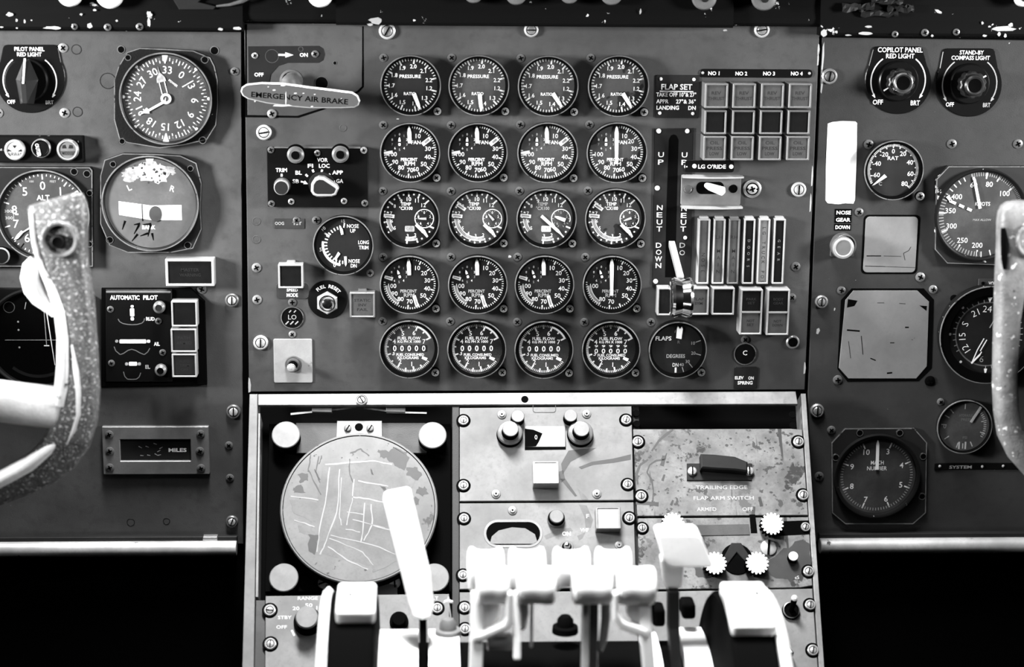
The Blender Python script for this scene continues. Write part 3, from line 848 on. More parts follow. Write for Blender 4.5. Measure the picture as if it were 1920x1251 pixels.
m.bar(t.l(564, 340.5, 12), t.l(571, 342, 12), 3, 3, 12.15, WHITE); m.bar(t.l(570, 342, 12), t.l(577, 345, 12), 8, 1, 12.15, WHITE)
t.part('faceplate', m)
for (x, y) in ((508, 281), (682, 282), (509, 382), (684, 381)):
    on(t, 'corner_screw', x, y, cross_screw_mb(6.5, 12, 20, STEEL if y < 300 and x > 600 else STEELD, 2), 12)
for (x, y) in ((595, 287), (546, 378), (645, 377)): on(t, 'cross_screw', x, y, cross_screw_mb(6, 12, 20, STEEL, 2.4), 12)
for (x, y) in ((554, 292), (638, 291)):
    m = MB(); m.lathe([(19, 12), (18.5, 20), (16, 22), (15.5, 26), (12, 29), (0, 29)], CAPM, n=30, mats=[BLACK, BLACK, CAPM, CAPG, CAPG]); m.lathe([(8, 29), (7.5, 31), (0, 31)], BLACK, n=16); on(t, 'lamp_housing', x, y - 1, m, 26)
m = MB(); m.lathe([(16, 12), (15, 18), (14, 18)], CAPG, n=28); m.lathe([(14, 18), (14, 34), (12.5, 36), (0, 36)], CAPM, n=28, mats=[CAPM, CAPM, PLATE]); on(t, 'trim_knob', 527.5, 352, m, 34)
m = MB(); m.lathe([(25, 12), (24, 15), (0, 15)], PLATE, 0, 0, 36)
K = [(-19, -8), (-18, 6), (-12, 15), (-4, 19), (6, 18), (30, 2), (33, -4), (28, -15), (20, -18), (-8, -18), (-15, -15)]
m.prism(K, 15, 40, CAPM, 2); m.prism(inset(ccw(K), 5), 40, 40.3, PLATE)
on(t, 'selector_knob', 602, 350, m, 34, label='pale grey pointed knob')

# ---- landing gear lever
t = Thing('gear_lever_plate', 'tall black slotted plate lettered UP NEUT DOWN for the gear lever', 'plate', MF, 1262, 385, 2.5)
m = MB()
o = [(1227, 241), (1300, 240), (1298, 330), (1297, 470), (1293, 537), (1223, 535)]
s0 = [(1254, 262), (1258, 254), (1263, 252), (1268, 254), (1272, 262), (1269, 380), (1266, 520), (1247, 520), (1250, 380)]
m.prism(t.ls(o, 2.5), 0, 2.5, PLATE, .8)
m.prism(t.ls(s0, 2.7), 2.2, 2.8, BLACK)
for (s_, xs, ys, M) in (('UP', (1239.5, 1239), (290, 304), WHITE), ('UP', (1283.5, 1283), (290.5, 304.5), WHITE), ('NEUT', (1237, 1236.5, 1236.5, 1236), (389.5, 403, 416.5, 429.5), WHITE), ('NEUT', (1282.5, 1282, 1281.5, 1281), (391, 404, 417, 429.5), WHITE),
                        ('DOWN', (1235, 1235, 1234.5, 1234.5), (460, 473, 485.5, 498), WHITE), ('DO', (1279.5, 1279), (460, 474), DIM)):
    for ch, x, y in zip(s_, xs, ys):
        X, Y = t.l(x, y, 2.6); m.text(ch, X, Y, 9.4, 2.95, M, w=10.5 if ch != 'W' else 13, bold=.008)
t.part('plate', m)
for (x, y, r) in ((1235, 246, 4.6), (1289, 246, 4.2), (1232.5, 353, 4.6), (1285, 446, 3.6), (1229, 528, 4.6), (1287.5, 312.5, 4.6)):
    m = MB(); m.lathe([(r, 2.5), (r * .8, 4.2), (0, 4.8)], WHITE, n=16); on(t, 'rivet', x, y, m, 3)
t = Thing('landing_gear_lever', 'landing gear lever with pale arm and polished round knob in the DOWN position', 'lever', MF, 1277, 558, 80)
m = MB(); a = t.l(1259, 456, 3); b = t.l(1276, 522, 72)
def slab(m, p, q, w, h, M):
    p, q = Vector(p), Vector(q); d = (q - p).normalized(); sx = Vector((1, 0, 0)) * w / 2; up = d.cross(Vector((1, 0, 0))).normalized() * h / 2
    vs = [p - sx - up, p + sx - up, p + sx + up, p - sx + up, q - sx - up, q + sx - up, q + sx + up, q - sx + up]
    return m.add(vs, [(3, 2, 1, 0), (4, 5, 6, 7), (0, 1, 5, 4), (1, 2, 6, 5), (2, 3, 7, 6), (3, 0, 4, 7)], M)
slab(m, (a[0], a[1], 3), (b[0], b[1], 74), 11, 12, CAPM); t.part('arm', m)
m = MB(); m.spool([(-21, 30), (-19, 36), (-14, 38.5), (-6, 36), (0, 34), (6, 36), (14, 38.5), (19, 36), (21, 30)], 0, CHROME, 0, 80, 40); t.part('wheel_knob', m, label='polished wheel shaped knob')

# ---- guarded override switch
t = Thing('guarded_toggle', 'white toggle between two curved metal guards, labelled LG O\'RIDE', 'switch', MF, 1334, 357, 4)
m = MB(); m.prism(rrect(*t.box(1276, 328, 1390, 385, 4), 3), 0, 4, GUARD, .6)
m.prism(rrect(*t.box(1305, 341, 1358, 364, 4.2), 10), 4, 4.3, BLACK); t.part('base_plate', m)
for sy, y in ((1, 330), (-1, 387)):
    m = MB(); yb = t.l(1334, y, 4)[1]; pts = []
    N = 14
    for i in range(N + 1):
        x = -57 + 114 * i / N; bulge = (1 - (x / 57) ** 2) * 9
        pts.append((x, bulge))
    vs, fs = [], []
    for (x, bz) in pts:
        hgt = 22 + bz
        for yy, zz in ((yb - 1.5, 2), (yb - 1.5 - sy * 0 , hgt), (yb + 1.5, hgt), (yb + 1.5, 2)): vs.append((x, yy, zz))
    for i in range(N):
        for j in range(4): fs.append((i * 4 + j, i * 4 + (j + 1) % 4, (i + 1) * 4 + (j + 1) % 4, (i + 1) * 4 + j))
    fs += [(0, 1, 2, 3), (N * 4 + 3, N * 4 + 2, N * 4 + 1, N * 4)]
    m.add(vs, fs, CAPM); t.part('guard', m)
m = MB(); a = t.l(1331, 350, 8); b = t.l(1355, 359, 34); m.tube([(a[0] - 6, a[1] + 2, 2), (a[0], a[1], 12), (b[0], b[1], 32), (b[0] + 2, b[1] - .5, 35)], [5, 7, 8.5, 4], WHITE, 14); t.part('toggle', m, label='white toggle')
for (x, y, M) in ((1290, 355, STEELD), (1375, 354, BLACK)):
    m = MB(); m.lathe([(8, 4), (7.5, 5), (6.5, 5), (6, 4.6), (0, 4.6)], M, n=20); on(t, 'screw', x, y, m, 4)
# ================================================================== left (captain's) panel
LP = panel_thing('instrument_panel', 'grey instrument panel at the left behind the pale control wheel', 'panel', MF,
                 [(-60, 57), (452, 60), (453, 400), (456, 1020), (-60, 1020)], -6, -2, PANEL, 1.0)
for (x, y, r, a) in ((435, 563, 13, 88), (438, 772, 14, 88), (435, 978, 12, 70)):
    on(LP, 'slotted_fastener', x, y, slot_screw_mb(r, -2, a, BRIGHT, h=6, mc=STEELD))
for (x, y, r, M) in ((118, 90, 9, STEEL), (121, 212, 9.5, STEEL), (-4, 212, 9.5, STEEL), (429, 836, 8, STEELD), (431, 897, 8, STEELD), (440, 134, 8, STEELD), (378, 543, 9, STEELD)):
    on(LP, 'cross_screw', x, y, cross_screw_mb(r, -2, random.uniform(0, 90), M, 2.5))
for (x, y, r) in ((143, 93, 9.5), (145, 210, 9.5), (202, 152, 15), (245, 980, 8), (312, 978, 7)):
    m = MB(); m.lathe([(r, -2), (r - .3, -1.5), (r - 1.2, -1.5), (r - 1.6, -1.9), (0, -1.9)], PANEL, n=28, mats=[PLATE, PLATE, PLATE, PANEL]); on(LP, 'rivet', x, y, m)
for (x, y, r) in ((227, 93, 6), (402, 95, 7)):
    m = MB(); m.lathe([(r + 1.5, -2), (r + 1, -1), (r, -1), (r - .5, -1.7), (0, -1.7)], BLACK, n=24, mats=[CAPG, CAPG, BLACK, BLACK]); on(LP, 'open_hole', x, y, m)

def dimmer(px, py, outline, label, txt, arcs, knobfn, F=MF, base=-2):
    t = Thing('light_dimmer', label, 'knob', F, px, py, 3, None, base)
    m = MB(); m.prism(t.ls(outline, 3), 0, 3, PLASTIC, 1)
    for s_, x, y, h, w, M in txt:
        X, Y = t.l(x, y, 3); m.text(s_, X, Y, h, 3.15, M, w=w, bold=.012)
    X0, Y0 = t.l(arcs[0], arcs[1], 3)
    r = arcs[2]
    for s_ in (1, -1):
        m.arc(3.15, 37 * s_, 122 * s_, r - 1.1, r + 1.1, WHITE if arcs[3] else DIM, X0, Y0, 20)
        a = polar(r + 1, 119 * s_, X0, Y0); b = polar(r + 1, 127 * s_, X0, Y0); m.bar(a, b, 6, 1, 3.2, WHITE if arcs[3] else DIM)
    t.part('plate', m)
    knobfn(t)
    return t
def dome_outline(cx, cy, R, top, wt, r=10, n=18):
    """rounded shield: flat top, circular bottom"""
    pts = []
    a0 = 62
    for i in range(n * 2 + 1):
        a = radians(a0 + (360 - 2 * a0) * i / (2 * n)); pts.append((cx + R * sin(a), cy - R * cos(a)))
    return pts + [(cx - wt, top + 6), (cx - wt + 3, top + 1.5), (cx - wt + 9, top), (cx + wt - 9, top), (cx + wt - 3, top + 1.5), (cx + wt, top + 6)]
def pilot_knob(t):
    cx, cy = t.l(50, 150, 3)
    m = MB(); m.lathe([(42, 3), (41, 9), (38, 11), (0, 11)], PLASTIC, cx, cy, 40)
    t.part('knob_skirt', m)
    m = MB()
    # wedge shaped grip: two sloping flanks rising to a ridge that carries the pointer line
    bx, by = t.l(46, 153, 30)
    top, bot = by + 40, by - 44
    vs = [(bx - 3, top, 11), (bx + 7, top, 11), (bx - 20, by + 2, 11), (bx + 22, by + 2, 11), (bx - 14, bot, 11), (bx + 12, bot, 11),
          (bx - 1, top - 2, 26), (bx + 5, top - 2, 26), (bx - 5, by + 2, 40), (bx + 4, by + 2, 40), (bx - 4, bot + 4, 38), (bx + 4, bot + 4, 38)]
    fs = [(0, 1, 7, 6), (0, 6, 8, 2), (2, 8, 10, 4), (1, 3, 9, 7), (3, 5, 11, 9), (6, 7, 9, 8), (8, 9, 11, 10), (4, 10, 11, 5)]
    m.add(vs, fs, KNOBM)
    t.part('pointer_knob', m)
    m = MB(); slab(m, (bx + 2, top + 3, 27), (bx - .5, by - 3, 41.5), 3.6, 2, WHITE); t.part('pointer_line', m)
dimmer(57, 148, dome_outline(57, 147, 65, 84, 52), 'black PILOT PANEL RED LIGHT dimmer with wedge knob in the upper left corner',
       [('PILOT PANEL', 55, 92, 7.5, 56, WHITE), ('RED LIGHT', 55, 102, 7.5, 46, WHITE), ('OFF', 21, 191, 7.5, 15, WHITE), ('BRT', 93, 192, 7, 15, DIM)], (56, 152, 50, True), pilot_knob)

def face_poly_case(px, py, label, outline, R, dialfn, depth=22, rec=8, face=DIALG, name='flight_gauge', holes=(), F=MF, base=-2, fr=0.0, M=CASEB, lip=5, cd=None, rim=None, edge=None):
    """instrument in a flanged case: flange plate given by its outline, round window of radius R"""
    t = Thing(name, label, 'gauge', F, px, py, depth, None, base)
    cd = min(depth * .62, depth - rec - .6)
    m = MB(); m.prism(t.ls(outline, cd), 0, cd, M, 1.6)
    if edge:
        o = ccw(t.ls(outline, cd)); m.ringp(o, inset(o, 1.6), cd - 1, cd + .3, edge)
    t.part('case', m)
    m = MB(); m.lathe([(R + 1, cd - 1), (R + .5, depth - 1.5), (R, depth), (R - 2, depth), (R - lip, depth - 2), (R - lip - 1, depth - rec)], BEZEL, n=64, mats=[BEZEL, rim or RIM, rim or RIM, BEZEL, BEZEL])
    t.part('bezel', m)
    f = MB(); f.lathe([(R - lip - .5, depth - rec), (0, depth - rec)], face, n=64)
    dialfn(t, f, depth - rec + .15)
    t.part('dial', f)
    g = MB(); g.lathe([(R - lip - .3, depth - 3), (0, depth - 3)], GLASS, n=40); t.part('cover_glass', g)
    for (x, y, r) in holes:
        h = MB(); h.lathe([(r + 1, cd), (r, cd + .9), (r - 1.2, cd + .9), (r - 1.6, cd + .3), (0, cd + .3)], BLACK, n=20, mats=[BEZEL, STEELD, BLACK, BLACK])
        X, Y = t.l(x, y, cd); o = t.part('mounting_screw', h); o.location = (X * t.k, Y * t.k, 0)
    return t
def dial_compass(t, f, z):
    f.ticks(z, 2, 362, 72, 71, 77, 1.3, WHITE); f.ticks(z, 2, 362, 36, 67, 77, 1.6, WHITE)
    for i, s_ in enumerate(['33', '0', '3', '6', '9', '12', '15', '18', '21', '24', '27', '30']):
        a = 4 + i * 30; x, y = polar(54, a); f.text(s_, x, y, 13.5, z, WHITE, rot=-a, bold=-.005)
    for a in (0, 182): f.bar(polar(84, a), polar(66, a), 13, 1.5, z + .1, WHITE)
    for a in (46, 90, 136, 228, 272, 318):
        x, y = polar(80, a); f.flat(circ(x, y, 3, 10), z + .1, WHITE)
    f.text('POWER', 14, 29, 4, z, WHITE, rot=-38); f.bar((31, 22), (52, 34), 1.6, 1.6, z, WHITE)
    m = MB(); m.prism([(0, 3), (-3, -3), (-34, -20.5), (-37, -17), (-44, -25), (-53, -32), (-42, -27.5), (-32, -28), (-33, -24.5), (-1, -7)], z + 2, z + 3, WHITE)
    t.part('pointer', m)
    m = MB(); m.lathe([(10, z + 2), (10, z + 3.4), (5.6, z + 3.4), (5.6, z + 2.2), (0, z + 2.2)], WHITE, n=28, mats=[WHITE, WHITE, WHITE, DIALG]); t.part('hub', m)
    m = MB(); a = -13
    c = lambda r, o: (r * sin(radians(a)) + o * cos(radians(a)), r * cos(radians(a)) - o * sin(radians(a)))
    for o in (-5, 5): m.bar(c(10, o), c(34, o), 1.4, 1.4, z + 1, WHITE)
    m.prism([c(32, -9), c(32, 9), c(40, 8), c(50, 1.2), c(62, 0), c(50, -1.2), c(40, -8)], z + .8, z + 1.3, HALF)
    t.part('heading_bug', m)
face_poly_case(310, 186, 'large compass gauge lettered 30 33 0 3 with white pointer, top left', [(214, 150), (222, 125), (238, 98), (262, 90), (310, 92), (362, 95), (394, 108), (402, 124), (408, 150), (409, 195), (405, 235), (388, 262), (345, 272), (300, 278), (240, 268), (224, 262), (214, 225)],
               87, dial_compass, depth=26, rec=8, lip=4.5, name='radio_compass', holes=((240, 108, 6), (384, 112, 7), (229, 265, 6), (380, 263, 7)), edge=RIM)
def dial_bank(t, f, z):
    f.text('R', 42, 28, 11, z, WHITE, rot=-18); f.text('L', -39, 30, 11, z, WHITE, rot=24)
    f.text('BANK', -5, -46, 7.5, z, WHITE, w=25, bold=.03)
    random.seed(21)
    P = []                                              # flaked white paint round the turn index
    for (cx, cy, sx, sy) in ((-2, 62, 36, 17), (-36, 55, 16, 14), (18, 55, 16, 18), (38, 62, 12, 8), (2, 78, 8, 7)):
        n = 26; pts = []
        for i in range(n):
            q = 2 * pi * i / n; rr = 1 + random.uniform(-.28, .22); pts.append((cx + sx * rr * cos(q), cy + sy * rr * sin(q)))
        f.flat(pts, z + .02 * len(P) + .02, HALF if sx < 17 and sy < 17 else LENSW); P.append(1)
    for i in range(46):
        x, y = random.gauss(2, 26), random.gauss(60, 11)
        if abs(x) < 58 and 34 < y < 80:
            r = random.uniform(.8, 3.2); f.flat([(x + r * random.uniform(.6, 1.3) * cos(q), y + r * random.uniform(.6, 1.3) * sin(q)) for q in (0, 1.2, 2.4, 3.7, 5)], z + .3, WHITE if random.random() < .45 else DIALG)
    f.prism([(-7, 86), (9, 86), (5, 76), (-3, 76)], z, z + .5, WHITE)
    # inclinometer tube
    A = [(-60, 4), (-60, -22), (0, -32), (58, -32), (58, -3), (0, -4)]
    f.flat(A, z + .3, WHITE)
    f.bar((-16, -2), (-16, -34), 2, 2, z + .4, BLACK)
    f.prism(circ(8.5, -20, 12, 28, 15), z + .4, z + 2, DIALG)
    for (x, y, s1, a) in ((-52, -42, 9, 70), (-28, -50, 10, 60), (-32, -66, 9, 50), (-4, -52, 12, 75), (-14, -60, 8, 20), (-27, -40, 6, 10), (-8, -40, 8, 5), (2, -64, 7, 100)):
        d = (cos(radians(a)) * s1, sin(radians(a)) * s1); f.bar((x - d[0], y - d[1]), (x + d[0], y + d[1]), 1.5, 4.5, z + .1, BLACK)
face_poly_case(281, 383, 'turn and bank gauge with flaked white paint at top and white ball tube', [(188, 330), (196, 300), (230, 288), (290, 289), (338, 292), (368, 306), (378, 345), (376, 395), (378, 430), (362, 466), (320, 474), (240, 474), (205, 460), (188, 420)],
               91, dial_bank, depth=26, rec=7, face=DIALM, lip=4.5, name='turn_and_bank_gauge', holes=((212, 308, 6), (357, 316, 6), (206, 450, 7), (352, 460, 7)), edge=RIM, M=PLATE)
def dial_alt(t, f, z):
    f.ticks(z, -66, 300 - 66, 50, 74, 78, 1.3, WHITE); f.ticks(z, -144, 216, 10, 68, 78, 2.2, WHITE)
    for s_, a in (('0', 0), ('1', 36), ('5', -37), ('8', -80), ('7', -108), ('6', -143)):
        x, y = polar(56, a); f.text(s_, x, y, 15.5, z, WHITE, bold=-.005)
    f.text('ALT', 0, 33, 10, z, WHITE, w=24); f.text('FEET', 20, 64, 4, z, DIM); f.text('100', -20, 64, 4, z, DIM)
    f.text('300', -67, 7, 5.5, z, DIM, w=15); f.text('300', -66, -6, 5.5, z, DIM, w=15); f.bar((-54, 1), (-48, 1), 2.4, 2.4, z, WHITE)
    f.bar((-57, 16), (-57, -12), 1, 1, z, DIM); f.flat([(62, 44), (68, 44), (66, 50)], z, WHITE)
    m = MB(); m.prism([(-10, -12), (-8, -15), (-40, -33.5), (-50, -45), (-58, -48), (-52, -38), (-44, -30), (-40, -31.5)], z + 2, z + 3, WHITE); t.part('pointer', m)
face_poly_case(80, 405, 'altimeter marked ALT behind the top of the left control wheel', [(-40, 313), (168, 314), (173, 320), (174, 500), (-40, 500)], 87, dial_alt, depth=26, rec=9, lip=5, name='altimeter',
               holes=((139, 322, 7), (163, 326, 7), (168, 362, 6), (168, 458, 6)), edge=RIM, M=PLATE)
t = Thing('knob', 'black setting knob with bright worn edge at the left picture edge', 'knob', MF, 1, 481, 30, None, -2)
m = MB(); m.lathe([(16, 0), (16, 26), (14, 30), (0, 30)], BLACK, n=28, mats=[BLACK, BRIGHT, PLASTIC]); t.part('cap', m)

# ---- marker beacon lights
t = Thing('marker_light_box', 'black box with three round marker lamps above the altimeter', 'light box', MF, 78, 280, 24, None, -2)
m = MB(); m.prism(rrect(*t.box(-20, 256, 155, 305, 20), 3), 0, 20, CHIPB, 2); t.part('box', m)
for i, (x, y, r, M) in enumerate(((28, 281, 19.5, LENSW), (77, 278, 18, PLASTIC), (127, 281, 20.5, CAPG))):
    m = MB(); m.lathe([(r, 18), (r, 28), (r - 2, 30), (r - 4, 30), (r - 5, 28), (0, 28.5)], M, n=36, mats=[CAPM, CAPM if i == 0 else GUARD, CAPM if i != 1 else BLACK, M, M])
    if i == 0:
        m.text('AIRWAY', 0, -8, 7, 28.9, BLACK, w=26); m.flat([(-4, 9), (4, 9), (0, 3)], 28.9, PLATE); m.flat([(-12, 2), (-14, -3), (-5, -3)], 28.9, PLATE); m.flat([(12, 2), (14, -3), (5, -3)], 28.9, PLATE)
    if i == 1:
        m.M = Matrix.Translation((-5, -3, 0)) @ Matrix.Rotation(radians(-80), 4, 'Z'); m.text('OUTER', 0, 0, 7, 30.3, WHITE, w=25, bold=.03); m.M = None
    if i == 2:
        m.flat([(-10, 3), (-2, 3), (-4, 10), (-9, 9)], 28.9, PLATE); m.flat([(10, 3), (2, 3), (4, 10), (9, 9)], 28.9, PLATE); m.flat([(-13, -2), (13, -2), (9, -10), (-9, -10)], 28.9, LENS); m.text('MIDDLE', 0, -6, 5, 29, PLATE, w=20)
    on(t, 'lamp', x, y, m, 26, label=('pale lamp lettered AIRWAY', 'black lamp lettered OUTER', 'grey crosshatched lamp')[i])

# ---- attitude director (dark, behind the wheel)
def dial_adi(t, f, z):
    f.bar((-60, -3), (62, -3), 1.2, 1.2, z + 3, HALF)
    f.bar((16, 60), (18, -14), 1.4, 1.4, z + 3, HALF); f.bar((20, 60), (32, -52), 2.2, 1.2, z + 3.4, WHITE); f.bar((13, -14), (23, -14), 2, 2, z + 3, WHITE)
    f.flat([(12, 72), (22, 72), (17, 63)], z + .2, WHITE); f.flat([(12, 52), (22, 52), (17, 62)], z + .2, HALF)
    f.text('COURSE', 15, 82, 4, z, DIM)
    for y in (32, 16, -18): f.flat(circ(-34, y, 2, 8), z + .2, DIM)
    f.arc(z + .1, 100, 220, 72, 78, PLATE)
    f.bar(polar(60, -20), polar(72, -14), 1.4, 1.4, z, DIM)
face_poly_case(67, 637, 'large black attitude indicator with crossed bars, hidden partly by the left control wheel', [(-60, 540), (150, 543), (178, 560), (180, 720), (160, 735), (-60, 735)], 97, dial_adi, depth=20, rec=10, face=BLACK, lip=5, name='attitude_indicator', rim=PLATE, M=PLASTIC,
               holes=((17, 576, 11),))
# ---- flag annunciator rectangle
t = cap(311, 486, 401, 537, 'wide rectangular warning light with black lens in pale frame above the automatic pilot panel', d=26, lens=LENSB, frame=CAPM, fw=5, lines=('MASTER', 'WARNING'), tM=PLATE, th=6, base=-2, name='master_warning_light')
# ---- automatic pilot panel
t = Thing('autopilot_panel', 'black AUTOMATIC PILOT panel with white trim needles', 'control panel', MF, 270, 630, 14, None, -2)
m = MB(); m.prism(t.ls([(190, 541), (358, 541), (384, 566), (388, 722), (190, 726)], 8), 0, 8, BLACK, 1)
m.prism(t.ls([(198, 543), (322, 543), (323, 716), (198, 716)], 14), 0, 14, PLASTIC, 1.5)
b0 = t.box(199, 545.5, 320, 549.5, 14); m.prism(rrect(*b0, 1.5), 12, 15, CAPG, .6)
for s_, x, y, h, w, M in (('AUTOMATIC', 234, 558, 8.5, 55, WHITE), ('PILOT', 282, 558, 8.5, 27, WHITE), ('RUD', 282, 598, 7, 16, WHITE), ('AIL', 294, 645, 7.5, 11, WHITE), ('EL', 277, 688, 7.5, 9, DIM)):
    X, Y = t.l(x, y, 14); m.text(s_, X, Y, h, 14.3, M, w=w, bold=.03)
def poly(m, pts, w, z, M):
    for a, b in zip(pts[:-1], pts[1:]): m.bar(a, b, w, w, z, M)
P = lambda *q: [t.l(x, y, 14) for x, y in q]
poly(m, P((221.5, 598), (224, 603), (230, 606.5), (240, 608.5), (248, 609), (257, 608.5), (266, 606), (270, 602), (271, 597)), 1.8, 14.3, CAPG)
poly(m, P((214, 650), (217, 658), (225.5, 665), (232, 662.5), (240, 657), (247, 655), (254, 657), (262, 661.5), (270.5, 665), (277, 660), (281, 653)), 1.8, 14.3, CAPG)
poly(m, P((231.5, 697), (234, 706), (239, 711), (248, 711.5), (256, 711), (261, 707), (264, 699)), 1.6, 14.3, GUARD)
t.part('faceplate', m)
m = MB()
for (x0, y0, x1, y1) in ((244, 578.5, 251.5, 593.5), (245, 572.5, 250.5, 577), (245, 595, 251, 601)): m.prism(rrect(*t.box(x0, y0, x1, y1, 15), 2), 14, 15, WHITE)
t.part('rudder_needle', m)
m = MB()
for (x0, y0, x1, y1, M) in ((224, 637, 274, 644, WHITE), (216, 637.5, 221.5, 642.5, HALF), (275.5, 637.5, 281.5, 643, WHITE)): m.prism(rrect(*t.box(x0, y0, x1, y1, 15), 2), 14, 15, M)
t.part('aileron_needle', m)
m = MB()
for (x0, y0, x1, y1, M) in ((241.5, 679, 257, 686, WHITE), (234.5, 680, 240, 685.5, HALF), (258.5, 680, 264, 685.5, HALF)): m.prism(rrect(*t.box(x0, y0, x1, y1, 15), 2), 14, 15, M)
t.part('elevator_needle', m)
for (x, y, M) in ((298, 577, PLATE), (301, 695, BLACK)):
    m = MB(); m.lathe([(13, 14), (13, 20), (10.5, 21), (11.5, 22), (11, 30), (6.5, 34), (6, 33), (0, 33)], CAPG, n=28, mats=[BLACK, BLACK, CAPG, CAPG, CAPG, M, M]); on(t, 'lamp_cap', x, y, m, 30)
for (x, y) in ((207, 580), (209, 681), (297, 602), (305, 661)):
    on(t, 'cross_screw', x, y, cross_screw_mb(6.5, 14, 20, STEELD, 2.4), 14)
cap(322, 565, 369, 613, 'dark warning light at the top of the column beside the automatic pilot panel', d=34, lens=LENSB, frame=CAPM, group='lights beside the automatic pilot', fw=3.2, base=-2)
cap(321, 617, 368, 661, 'grey warning light in the middle of the column beside the automatic pilot panel', d=34, lens=PLATE, frame=CAPM, group='lights beside the automatic pilot', lines=('PATH', 'ARMED'), fw=3.2, base=-2)
cap(323, 664, 368, 708, 'grey warning light marked TRIM at the foot of the column beside the automatic pilot', d=34, lens=PLATE, frame=CAPM, group='lights beside the automatic pilot', lines=('AUTO', 'TRIM', 'OFF'), th=5, fw=3.2, base=-2)
# ---- miles readout
t = Thing('distance_readout', 'grey framed window lettered MILES low on the left panel', 'readout', MF, 293, 845, 10, None, -2)
m = MB(); o = rrect(*t.box(194, 800, 391, 890, 10), 2); i = rrect(*t.box(226, 824, 357, 865, 10), 1)
m.ringp(o, i, 0, 10, GUARD, 1); t.part('frame', m)
m = MB(); a = t.box(226, 824, 357, 865, 3); m.prism(rrect(*a, 1), 0, 3, DIAL)
X, Y = t.l(333, 844, 3); m.text('MILES', X, Y, 7.5, 3.2, WHITE, w=34, bold=.03)
random.seed(4)
for x, y in ((263, 838), (276, 837), (291, 833), (302, 840), (266, 853), (279, 853), (293, 852), (299, 855), (298, 846)):
    X, Y = t.l(x, y, 3); m.bar((X - 3, Y - random.uniform(-2, 2)), (X + 3, Y + random.uniform(-3, 3)), 1.8, 1, 3.2, DIM)
t.part('window', m)
for (x, y) in ((205, 815), (206, 846), (206, 877), (376, 814), (375, 846), (377, 878)): on(t, 'cross_screw', x, y, cross_screw_mb(8, 10, 20, STEELD, 3), 10)

# ================================================================== right (copilot's) panel
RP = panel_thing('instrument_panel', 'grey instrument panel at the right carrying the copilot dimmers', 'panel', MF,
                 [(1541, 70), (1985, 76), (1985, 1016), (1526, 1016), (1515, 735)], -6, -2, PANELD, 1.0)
for (x, y, r, a, M) in ((1555, 143, 14, 80, STEELD), (1540, 566, 12, 88, STEEL), (1532, 770, 13, 88, STEEL)):
    on(RP, 'slotted_fastener', x, y, slot_screw_mb(r, -2, a, M, h=6, mc=STEEL))
for (x, y, r, M) in ((1629, 271, 9, STEELD), (1785, 270, 9, STEELD), (1909, 270, 9, STEELD), (1611, 398, 8, STEELD), (1726, 520, 9, STEEL), (1750, 543, 8, STEEL), (1578, 545, 8, STEELD),
                     (1571, 713, 9, STEELD), (1744, 715, 10, BLACK), (1789, 560, 7, BLACK), (1559, 807, 8, STEELD), (1536, 894, 9, STEELD), (1764, 754, 7, STEELD)):
    on(RP, 'cross_screw', x, y, cross_screw_mb(r, -2, random.uniform(0, 90), M, 3))
m = MB()
for (x, y, w, h) in ((1534, 621, 7, 12), (1565, 580, 3, 6), (1548, 62, 16, 10), (1543, 110, 4, 60), (1541, 160, 4, 30)):
    X, Y = RP.l(x, y, -2); m.flat([(X - w / 2, Y - h * .4), (X, Y - h / 2), (X + w / 2, Y + h * .1), (X + w * .2, Y + h / 2), (X - w * .4, Y + h * .35)], -1.9, BRIGHT)
RP.part('paint_wear', m)['kind'] = 'stuff'
def round_knob(x, y, tick, shine):
    def fn(t):
        cx, cy = t.l(x, y, 3)
        m = MB(); m.lathe([(38, 3), (37, 8), (35, 10), (0, 10)], PLASTIC, cx, cy, 40)
        a, b = polar(33, tick, cx, cy), polar(22, tick, cx, cy); m.bar(a, b, 3, 2, 10.2, WHITE)
        t.part('knob_skirt', m)
        m = MB(); bx, by = t.l(x + 3, y + 4, 42)
        n = 30; pts = []
        for i in range(n):
            r = 25 if i % 3 else 22.5; pts.append((cx + r * cos(2 * pi * i / n), cy + r * sin(2 * pi * i / n)))
        m.prism(pts, 10, 32, KNOBM, 2); m.lathe([(20, 32), (19, 40), (16, 43), (13, 41), (0, 40)], PLASTIC, cx, cy, 30, mats=[PLASTIC, STEELD if shine else KNOBM, KNOBM, BLACK])
        t.part('fluted_knob', m)
        if shine:
            m = MB(); m.lathe([(20.5, 36), (19, 40.5), (17, 41.5)], CHROME, cx, cy, 20, 150, 235); m.lathe([(20.5, 38), (18, 42), (16.5, 42.5)], CHROME, cx, cy, 12, -10, 70); t.part('worn_edge', m)
    return fn
dimmer(1684, 152, dome_outline(1684, 152, 62, 87, 47), 'black COPILOT PANEL RED LIGHT dimmer with worn round knob',
       [('COPILOT PANEL', 1688, 93.5, 9, 84, WHITE), ('RED LIGHT', 1688, 105, 8.6, 53, WHITE), ('OFF', 1646, 191.5, 9, 19, WHITE), ('BRT', 1716, 193, 9, 17, WHITE)], (1684, 152, 51, True), round_knob(1684, 152, 238, True))
dimmer(1817, 156, dome_outline(1817, 157, 62, 91, 49), 'black STAND-BY COMPASS LIGHT dimmer at the upper right',
       [('STAND-BY', 1822, 98.5, 7.5, 45, WHITE), ('COMPASS LIGHT', 1820, 108.5, 7.5, 72, WHITE), ('OFF', 1781, 196, 8, 15, WHITE), ('BRT', 1850, 197, 8, 14, DIM)], (1818, 158, 51, False), round_knob(1817, 157, 62, False))
t = Thing('paper_tape', 'blank white strip of paper tape left of the RAT gauge', 'tape', MF, 1578, 305, .6, None, -2)
